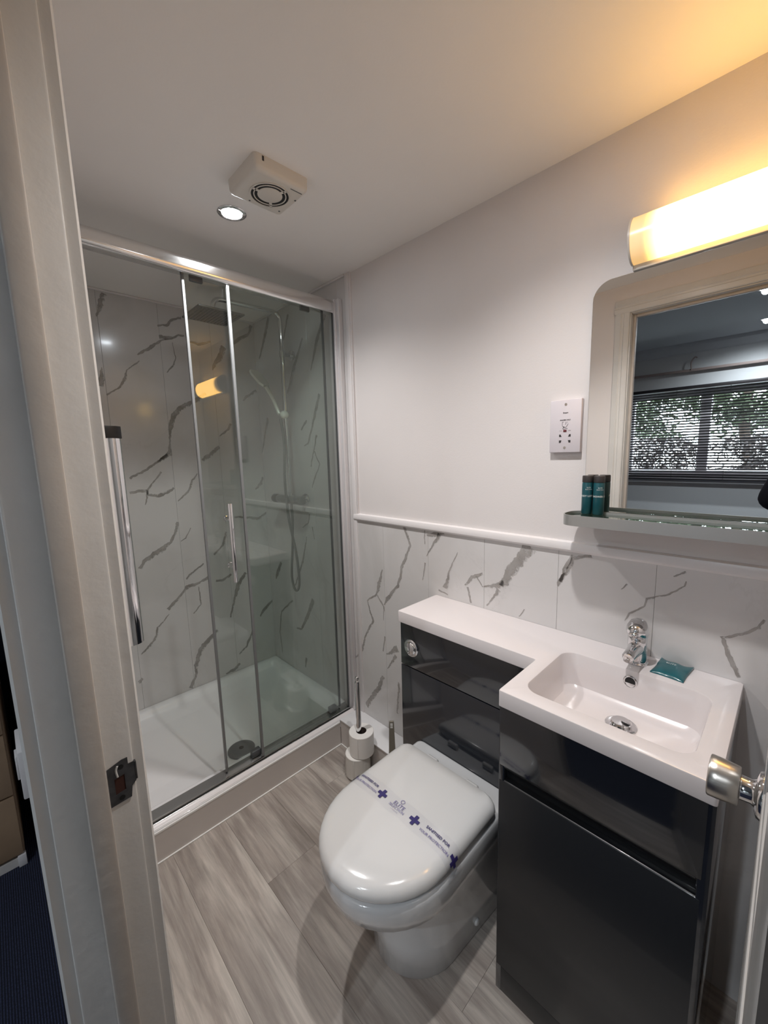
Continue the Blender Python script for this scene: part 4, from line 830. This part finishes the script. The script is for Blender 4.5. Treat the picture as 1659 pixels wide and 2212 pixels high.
stroke([(-0.008, -0.003), (-0.008, -0.013), (-0.005, -0.018), (0.001, -0.0185), (0.006, -0.013), (0.008, -0.008)]); stroke([(0.002, -0.003), (0.002, -0.009), (0.0, -0.0105)]); stroke([(-0.008, -0.003), (-0.004, -0.003)]); stroke([(0.004, -0.004), (0.007, -0.004)]); stroke([(-0.004, -0.019), (-0.007, -0.022), (-0.003, -0.0235), (0.003, -0.021), (0.007, -0.0225)]); stroke([(-0.005, -0.0165), (-0.002, -0.0175)], 0.0014)
mk('print', bm, 'ink', so, smooth=0)
# --- warm strip light over the mirror
LX0, LX1 = 1.124, 1.50; lz0, lz1 = 1.826, 1.930
wlm = thing('wall_light', 'glowing warm tubular wall light above the mirror', 'wall light', (LX0, 0.0, lz0))
mk('back_plate', bx(LX0 - 0.0025, LX1 + 0.0025, -0.012, 0.0058, lz0 - 0.012, lz1, bev=0.003), 'fan_plastic', wlm)
def arc(x, r0=1.0): return [(x, -0.012 - 0.046 * r0 * math.sin(PI * i / 16), (lz0 + lz1) / 2 - (lz1 - lz0) / 2 * r0 * math.cos(PI * i / 16)) for i in range(17)]
bm = B(); loft(bm, [arc(LX0 + 0.0005), arc(LX0 + 0.010), arc(LX1 - 0.010), arc(LX1)], True, True); mk('cover', bm, 'opal_cover', wlm, smooth=50)
bm = B(); loft(bm, [arc(LX0 - 0.004, 1.03), arc(LX0 + 0.0004, 1.03)]); mk('end_cap', bm, 'fan_plastic', wlm)
bm = B(); loft(bm, [arc(LX1, 1.03), arc(LX1 + 0.004, 1.03)]); mk('end_cap', bm, 'fan_plastic', wlm)
# --- chrome wall fitting with a black cap, beyond the door jamb
cx_, cy0, cy1, cz0, cz1 = 0.545, YF + 0.0005, -1.000, 1.026, 1.455
wd = thing('wall_dispenser', 'tall chrome wall-mounted tube with black top cap beyond the jamb', 'dispenser', (cx_, YF, cz0))
def dsec(z, k=0.0): return [(cx_ + x, y, z) for x, y in round_poly([(-0.045 - k, cy0), (0.004 + k, cy0), (0.004 + k, cy1 - 0.030), (-0.004, cy1 + k), (-0.037, cy1 + k), (-0.045 - k, cy1 - 0.030)], 0.0008)]
mk('plate', prism(B(), [(cx_ - 0.043, cy0), (cx_ + 0.006, cy0), (cx_ + 0.006, cy1 - 0.034), (cx_ - 0.043, cy1 - 0.034)], 'z', cz0, cz1 - 0.022), 'chrome_rough', wd, smooth=0)
mk('tube', cyl(B(), (cx_ - 0.016, cy1 - 0.020, cz0), (cx_ - 0.016, cy1 - 0.020, cz1 - 0.022), 0.020, 28), 'chrome', wd)
bm = B(); loft(bm, [[(cx_ - 0.016 + a_ * k, b_ * 1.0, z) for a_, b_ in ((-0.028, cy0), (0.023, cy0), (0.023, cy1 - 0.028), (0.018, cy1 - 0.008), (0.008, cy1 + 0.001), (-0.008, cy1 + 0.001), (-0.021, cy1 - 0.008), (-0.028, cy1 - 0.028))] for z, k in ((cz1 - 0.0225, 1.02), (cz1 - 0.004, 1.02), (cz1, 0.96))]); mk('cap', bm, 'black_plastic', wd, smooth=40)
mk('bracket', bx(cx_ - 0.02, cx_ + 0.0, cy0, cy1 - 0.036, cz0 - 0.012, cz0 - 0.0002, bev=.002), 'riser', wd)

# ================================================================== the bedroom outside the door (left edge, and in the mirror)
fl_ = struct(mk('floor_bedroom', bx(BX0, BX1, BY, YF - 0.062, -0.12, 0.0), 'carpet', smooth=0))
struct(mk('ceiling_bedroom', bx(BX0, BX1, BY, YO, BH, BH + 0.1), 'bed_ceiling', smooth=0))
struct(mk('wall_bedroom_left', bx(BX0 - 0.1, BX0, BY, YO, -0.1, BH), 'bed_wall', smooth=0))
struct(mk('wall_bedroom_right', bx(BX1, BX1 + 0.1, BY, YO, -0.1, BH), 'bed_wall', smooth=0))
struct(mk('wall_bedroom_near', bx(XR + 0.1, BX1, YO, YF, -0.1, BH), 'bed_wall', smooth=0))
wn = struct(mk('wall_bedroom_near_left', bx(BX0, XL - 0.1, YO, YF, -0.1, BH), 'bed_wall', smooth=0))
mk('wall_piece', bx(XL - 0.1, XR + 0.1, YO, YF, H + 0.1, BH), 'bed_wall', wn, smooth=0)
WX0, WX1, WZ0, WZ1 = 0.055, 1.43, 1.075, 1.955
wfar = struct(mk('wall_bedroom_far', bx(BX0, WX0, BY - 0.25, BY, -0.1, BH), 'bed_wall', smooth=0))
for a in ((WX1, BX1, -0.1, BH), (WX0, WX1, -0.1, WZ0), (WX0, WX1, WZ1, BH)): mk('wall_piece', bx(a[0], a[1], BY - 0.25, BY, a[2], a[3]), 'bed_wall', wfar, smooth=0)
win = thing('window_1', 'two-light white window behind a dark venetian blind', 'window', (0.74, BY - 0.14, WZ0)); win['kind'] = 'structure'
yw0, yw1 = BY - 0.17, BY - 0.11
for a in ((WX0, WX0 + 0.05, WZ0, WZ1), (WX1 - 0.05, WX1, WZ0, WZ1), (0.695, 0.785, WZ0, WZ1)): mk('window_frame', bx(a[0], a[1], yw0, yw1, a[2], a[3], bev=.004), 'window_frame', win)
for a in ((WX0 + 0.05, 0.695), (0.785, WX1 - 0.05)):
    for z in ((WZ0, WZ0 + 0.06), (WZ1 - 0.05, WZ1)): mk('window_frame', bx(a[0], a[1], yw0, yw1, z[0], z[1], bev=.004), 'window_frame', win)
    mk('window_pane', bx(a[0], a[1], (yw0 + yw1) / 2 - .002, (yw0 + yw1) / 2 + .002, WZ0 + 0.06, WZ1 - 0.05), 'window_glass', win, smooth=0)
mk('window_sill', bx(WX0 - 0.04, WX1 + 0.04, BY - 0.11, BY + 0.035, WZ0 - 0.025, WZ0, bev=.004), 'window_frame', win)
bl = thing('venetian_blind', 'dark slatted venetian blind hanging at the bedroom window', 'blind', (0.74, BY + 0.06, WZ0))
yb_ = BY + 0.065
mk('head_rail', bx(WX0 - 0.03, WX1 + 0.03, yb_ - 0.02, yb_ + 0.02, 1.952, 1.982, bev=.002), 'blind', bl)
mk('bottom_rail', bx(WX0 - 0.02, WX1 + 0.02, yb_ - 0.013, yb_ + 0.013, 1.046, 1.060, bev=.003), 'blind', bl)
sl0 = None; NS = 33
for k in range(NS):
    z = 1.074 + (1.935 - 1.074) * k / (NS - 1)
    if sl0 is None:
        a = math.radians(36); bm = B(); c_, s_ = math.cos(a), math.sin(a)
        sec_ = lambda x: [(x, yb_ + c_ * u + s_ * v, z + s_ * u - c_ * v) for u, v in ((-.0125, 0), (0, -.0018), (.0125, 0), (.0125, .0006), (0, -.0012), (-.0125, .0006))]
        loft(bm, [sec_(WX0 - 0.02), sec_(WX1 + 0.02)]); sl0 = mk('slat', bm, 'blind', bl, smooth=0)
    else:
        c = sl0.copy(); COL.objects.link(c); c.parent = bl; c.location = (0, 0, z - 1.074)
for x in (WX0 + 0.03, 0.52, 0.94, WX1 - 0.03): mk('cord', cyl(B(), (x, yb_ + 0.014, 1.05), (x, yb_ + 0.014, 1.955), 0.0016, 6), 'blind', bl)
mk('tilt_wand', cyl(B(), (WX0 + 0.02, yb_ + 0.022, 1.02), (WX0 + 0.02, yb_ + 0.022, 1.95), 0.003, 8), 'blind', bl)
cr_ = thing('curtain_rail', 'thin brown curtain rail high on the bedroom wall above the blind', 'curtain rail', (0.7, BY, 2.12))
mk('rail', bx(-0.25, 1.75, BY + 0.03, BY + 0.045, 2.125, 2.150, bev=.003), 'rail_brown', cr_)
for x in (-0.15, 0.65, 1.6): mk('bracket', bx(x - .01, x + .01, BY + 0.0003, BY + 0.03, 2.13, 2.145), 'rail_brown', cr_, smooth=0)
mk('hook', tube(B(), smooth_path([(0.62, BY + 0.05, 2.14), (0.615, BY + 0.055, 2.21), (0.64, BY + 0.055, 2.255), (0.66, BY + 0.05, 2.25)]), 0.006, 8), 'rail_brown', cr_)
struct(mk('trim_5', prism(B(), [(BY + .0003, BH - 0.09), (BY + 0.02, BH - 0.08), (BY + 0.07, BH - 0.03), (BY + 0.08, BH - .0003), (BY + .0003, BH - .0003)], 'x', BX0, BX1), 'bed_ceiling', smooth=0))
downlight(1.200, -2.62, BH, BED_W, 'bedroom ceiling downlight nearer the bathroom door, seen in the mirror', 'bedroom downlights', 160, (0.86, 0.93, 1.0))
downlight(1.165, -3.52, BH, BED_W, 'bedroom ceiling downlight nearer the window, seen in the mirror', 'bedroom downlights', 160, (0.86, 0.93, 1.0))
# --- chest of drawers beside the door
cf = -0.34
ch = thing('chest_of_drawers', 'pale oak chest of drawers on the navy carpet', 'chest of drawers', (cf - 0.22, -1.60, 0))
mk('carcass', bx(cf - 0.44, cf - 0.018, -1.95, -1.252, 0.03, 0.72, bev=.002), 'oak', ch)
mk('top', bx(cf - 0.45, cf + 0.012, -1.965, -1.246, 0.72, 0.745, bev=.004), 'oak', ch)
for k in range(3):
    z0 = 0.045 + k * 0.2265; dw = mk('drawer', bx(cf - 0.0175, cf, -1.945, -1.256, z0, z0 + 0.220, bev=.002), 'oak', ch)
    for y in (-1.42, -1.78): mk('knob', rev(B(), (cf, y, z0 + 0.11), (1, 0, 0), [(0, .007), (.008, .007), (.012, .014), (.020, .014), (.023, .010)], 16), 'brushed_steel', dw)
mk('plinth', bx(cf - 0.43, cf - 0.006, -1.94, -1.258, 0.0, 0.03), 'riser', ch, smooth=0)
mk('foot', bx(cf - 0.016, cf + 0.004, -1.272, -1.250, 0.0, 0.040, bev=.001), 'pvc_white', ch)
wr = thing('backdrop', 'added dark navy wardrobe against the bedroom side wall', 'backdrop', (-1.35, -1.7, 0))  # tall dark box added to fill the dark background behind the chest
mk('carcass', bx(BX0 + .002, -1.14, -2.3, YO - .004, 0.0, 1.98), 'backdrop_navy', wr, smooth=0)
for y in (-2.295, -1.742): mk('backdrop_door', bx(-1.1395, -1.12, y, y + 0.545, 0.06, 1.97, bev=.002), 'backdrop_navy', wr)
sw = thing('light_switch', 'small pale switch box on the bedroom wall beside the door frame', 'switch', (0.60, YO, 0.90))
mk('box', bx(0.565, 0.645, YO - 0.022, YO - .0003, 0.872, 0.952, bev=.002), 'pvc_white', sw); mk('rocker', bx(0.592, 0.618, YO - 0.0255, YO - 0.0222, 0.892, 0.932, bev=.001), 'pvc_white', sw)
# --- garden beyond the window
struct(mk('floor_garden', bx(-6, 8, -12, BY - 0.26, -0.5, -0.3), 'soil', smooth=0))
from mathutils import noise as mnoise
def leaves(name, label, cat, n, box_, m_, size, seed, thr):
    rnd = random.Random(seed); V_, F_ = [], []; x0, x1, y0, y1, z0, z1 = box_
    while n:
        c = Vector((rnd.uniform(x0, x1), rnd.uniform(y0, y1), rnd.uniform(z0, z1)))
        if mnoise.noise(Vector((c.x * 1.7, c.y * 0.6, c.z * 1.9)) + Vector((seed, 0, 0))) + thr(c) < 0: n -= 0.2; n = max(n, 0) if n > 1e-6 else 0; continue
        a = Vector((rnd.gauss(0, 1), rnd.gauss(0, 1), rnd.gauss(0, 1))).normalized(); b_ = a.orthogonal().normalized(); s = size * rnd.uniform(.6, 1.4); k = len(V_)
        V_ += [c - a * s, c + b_ * s * .45, c + a * s, c - b_ * s * .45]; F_.append((k, k + 1, k + 2, k + 3)); n -= 1; n = max(n, 0) if n > 1e-6 else 0
    me = bpy.data.meshes.new(name); me.from_pydata(V_, [], F_); me.materials.append(MATS[m_]); o = bpy.data.objects.new(name, me); COL.objects.link(o); tag(o, label, cat, kind='stuff'); return o
leaves('hedge', 'dark leafy hedge outside the bedroom window', 'hedge', 15000, (-1.4, 2.4, -6.4, -5.4, 0.4, 1.50), 'leaf_dark', 0.034, 5, lambda c: 0.42 if c.z < 1.38 else 0.42 - (c.z - 1.38) * 3.0)
tre = thing('garden_tree', 'green garden tree rising over the hedge outside', 'tree', (0.9, -7.2, -0.3))
mk('trunk', tube(B(), smooth_path([(0.9, -7.2, -0.3), (0.95, -7.2, 0.8), (0.8, -7.25, 1.8), (0.9, -7.2, 2.8)]), 0.07, 10), 'bark', tre)
lv_ = leaves('foliage', None, None, 22000, (-1.8, 3.2, -7.9, -6.6, 1.50, 3.4), 'leaf_green', 0.05, 9, lambda c: 0.42 if c.z > 1.80 else 0.42 - (1.80 - c.z) * 1.4); lv_.parent = tre; lv_.location = (-0.9, 7.2, 0.3)

# ================================================================== the photographer (only a sleeve shows in the mirror)
ps = thing('person', 'person in a navy top holding up a phone, seen in the mirror', 'person', (1.74, -1.60, 0))
def skin_mesh(name, J, E, m_, parent, sub=2):
    me = bpy.data.meshes.new(name); L = Vector(top(parent).location)
    me.from_pydata([Vector(p[:3]) - L for p in J], E, []); o = bpy.data.objects.new(name, me); COL.objects.link(o); o.parent = parent; me.materials.append(MATS[m_])
    md = o.modifiers.new('skin', 'SKIN'); md.use_smooth_shade = True
    for i, v in enumerate(me.skin_vertices[0].data):
        v.radius = (J[i][3], J[i][3]) if len(J[i]) == 4 else (J[i][3], J[i][4]); v.use_root = (i == 0)
    s_ = o.modifiers.new('sub', 'SUBSURF'); s_.levels = sub; s_.render_levels = sub
    return o
f_ = Vector((-0.71, 0.70, 0)); lf = Vector((-0.70, -0.71, 0)); b0 = Vector((1.76, -1.63, 0))
def pp(l_, f2, z, *r_): q = b0 + lf * l_ + f_ * f2; return (q.x, q.y, z, *r_)
J = [pp(0, 0, 0.95, .15), pp(0, 0.01, 1.12, .14), pp(0, 0.0, 1.30, .155), pp(0, -0.01, 1.42, .10), pp(0, 0.0, 1.50, .055), pp(0, 0.02, 1.56, .055),
     pp(.17, 0, 1.40, .065), (1.356, -1.575, 1.085, .064), (1.425, -1.300, 1.330, .038), pp(-.17, 0, 1.40, .065), pp(-.22, -.03, 1.12, .048), pp(-.23, .04, 0.90, .036),
     pp(.10, 0, 0.86, .10), pp(.11, 0.02, 0.48, .07), pp(.11, -0.02, 0.10, .05), pp(.12, 0.14, 0.04, .04), pp(-.10, 0, 0.86, .10), pp(-.11, 0.02, 0.48, .07), pp(-.11, -0.02, 0.10, .05), pp(-.12, 0.14, 0.04, .04)]
E_ = [(0, 1), (1, 2), (2, 3), (3, 4), (4, 5), (3, 6), (6, 7), (7, 8), (3, 9), (9, 10), (10, 11), (0, 12), (12, 13), (13, 14), (14, 15), (0, 16), (16, 17), (17, 18), (18, 19)]
skin_mesh('body', J, E_, 'navy_cloth', ps)
hc = Vector(pp(0, 0.04, 1.655)[:3]); bm = B(); bmesh.ops.create_uvsphere(bm, u_segments=24, v_segments=16, radius=1)
for v in bm.verts:
    c = v.co.copy(); fr_ = c.y; zz = c.z
    s = 1 - 0.18 * max(0, -zz); q = hc + lf * (-c.x * 0.075 * s) + f_ * (c.y * 0.095 * (1 - 0.1 * max(0, -zz))) + Vector((0, 0, zz * 0.118)); v.co = q
hd_ = mk('head', bm, 'skin', ps, smooth=180)
def blob(nm, l_, f2, z, r3, m_, par):
    bm = B(); bmesh.ops.create_uvsphere(bm, u_segments=14, v_segments=10, radius=1)
    for v in bm.verts: v.co = hc + lf * (l_ + v.co.x * r3[0]) + f_ * (f2 + v.co.y * r3[1]) + Vector((0, 0, z + v.co.z * r3[2]))
    return mk(nm, bm, m_, par, smooth=180)
blob('nose', 0, .097, -.012, (.012, .016, .022), 'skin', hd_); blob('mouth', 0, .086, -.055, (.024, .008, .006), 'ink_red', hd_)
for s in (-1, 1): blob('ear', s * .075, 0, -.005, (.010, .018, .030), 'skin', hd_); blob('eye', s * .031, .084, .012, (.013, .008, .007), 'ink', hd_)
blob('hair', 0, -.014, .030, (.084, .098, .100), 'hair', hd_)
# phone upright just behind the lens, held in the left hand
pc = CAM_LOC - CF * 0.016 - CR * 0.024 - CU * 0.058
def cp(r_, u_, f2): return pc + CR * r_ + CU * u_ + CF * f2
bm = B(); loft(bm, [[cp(x, y, d_) for x, y in rrect(-.036, .036, -.074, .074, .010, 5)] for d_ in (-.008, -.001)]); mk('phone', bm, 'black_plastic', ps, smooth=30)
def hand(nm, J, E2): skin_mesh(nm, J, E2, 'skin', ps, 1)
w0 = cp(-.050, -.085, -.055); el_ = Vector((1.425, -1.300, 1.330))
J = [(*el_, .028), (*w0, .024), (*cp(-.052, -.045, -.030), .020)]; E2 = [(0, 1), (1, 2)]
for k in range(4):
    u0 = .004 - k * .017; i = len(J); J += [(*cp(-.050, u0, -.016), .009), (*cp(-.045, u0, .004), .008), (*cp(-.026 - .003 * k, u0 - .003, .006), .007)]; E2 += [(2, i), (i, i + 1), (i + 1, i + 2)]
i = len(J); J += [(*cp(-.038, -.050, -.028), .010), (*cp(-.018, -.034, -.020), .009), (*cp(-.004, -.024, -.018), .008)]; E2 += [(1, i), (i, i + 1), (i + 1, i + 2)]
hand('hand', J, E2)
def hp(l_, f2, z, r_): return pp(-.23 + l_, .04 + f2, z, r_)
J = [hp(0, 0, .90, .028), hp(0, .005, .85, .024), hp(0, .01, .80, .022)]; E2 = [(0, 1), (1, 2)]
for k, ln in enumerate((.070, .082, .078, .060)):
    i = len(J); o_ = -.024 + k * .016; J += [hp(.004, .01 + o_, .775, .009), hp(.010, .01 + o_, .775 - ln * .5, .008), hp(.020, .01 + o_, .775 - ln, .007)]; E2 += [(2, i), (i, i + 1), (i + 1, i + 2)]
i = len(J); J += [hp(.008, .036, .825, .010), hp(.014, .050, .795, .009), hp(.018, .054, .770, .008)]; E2 += [(1, i), (i, i + 1), (i + 1, i + 2)]
hand('hand', J, E2)
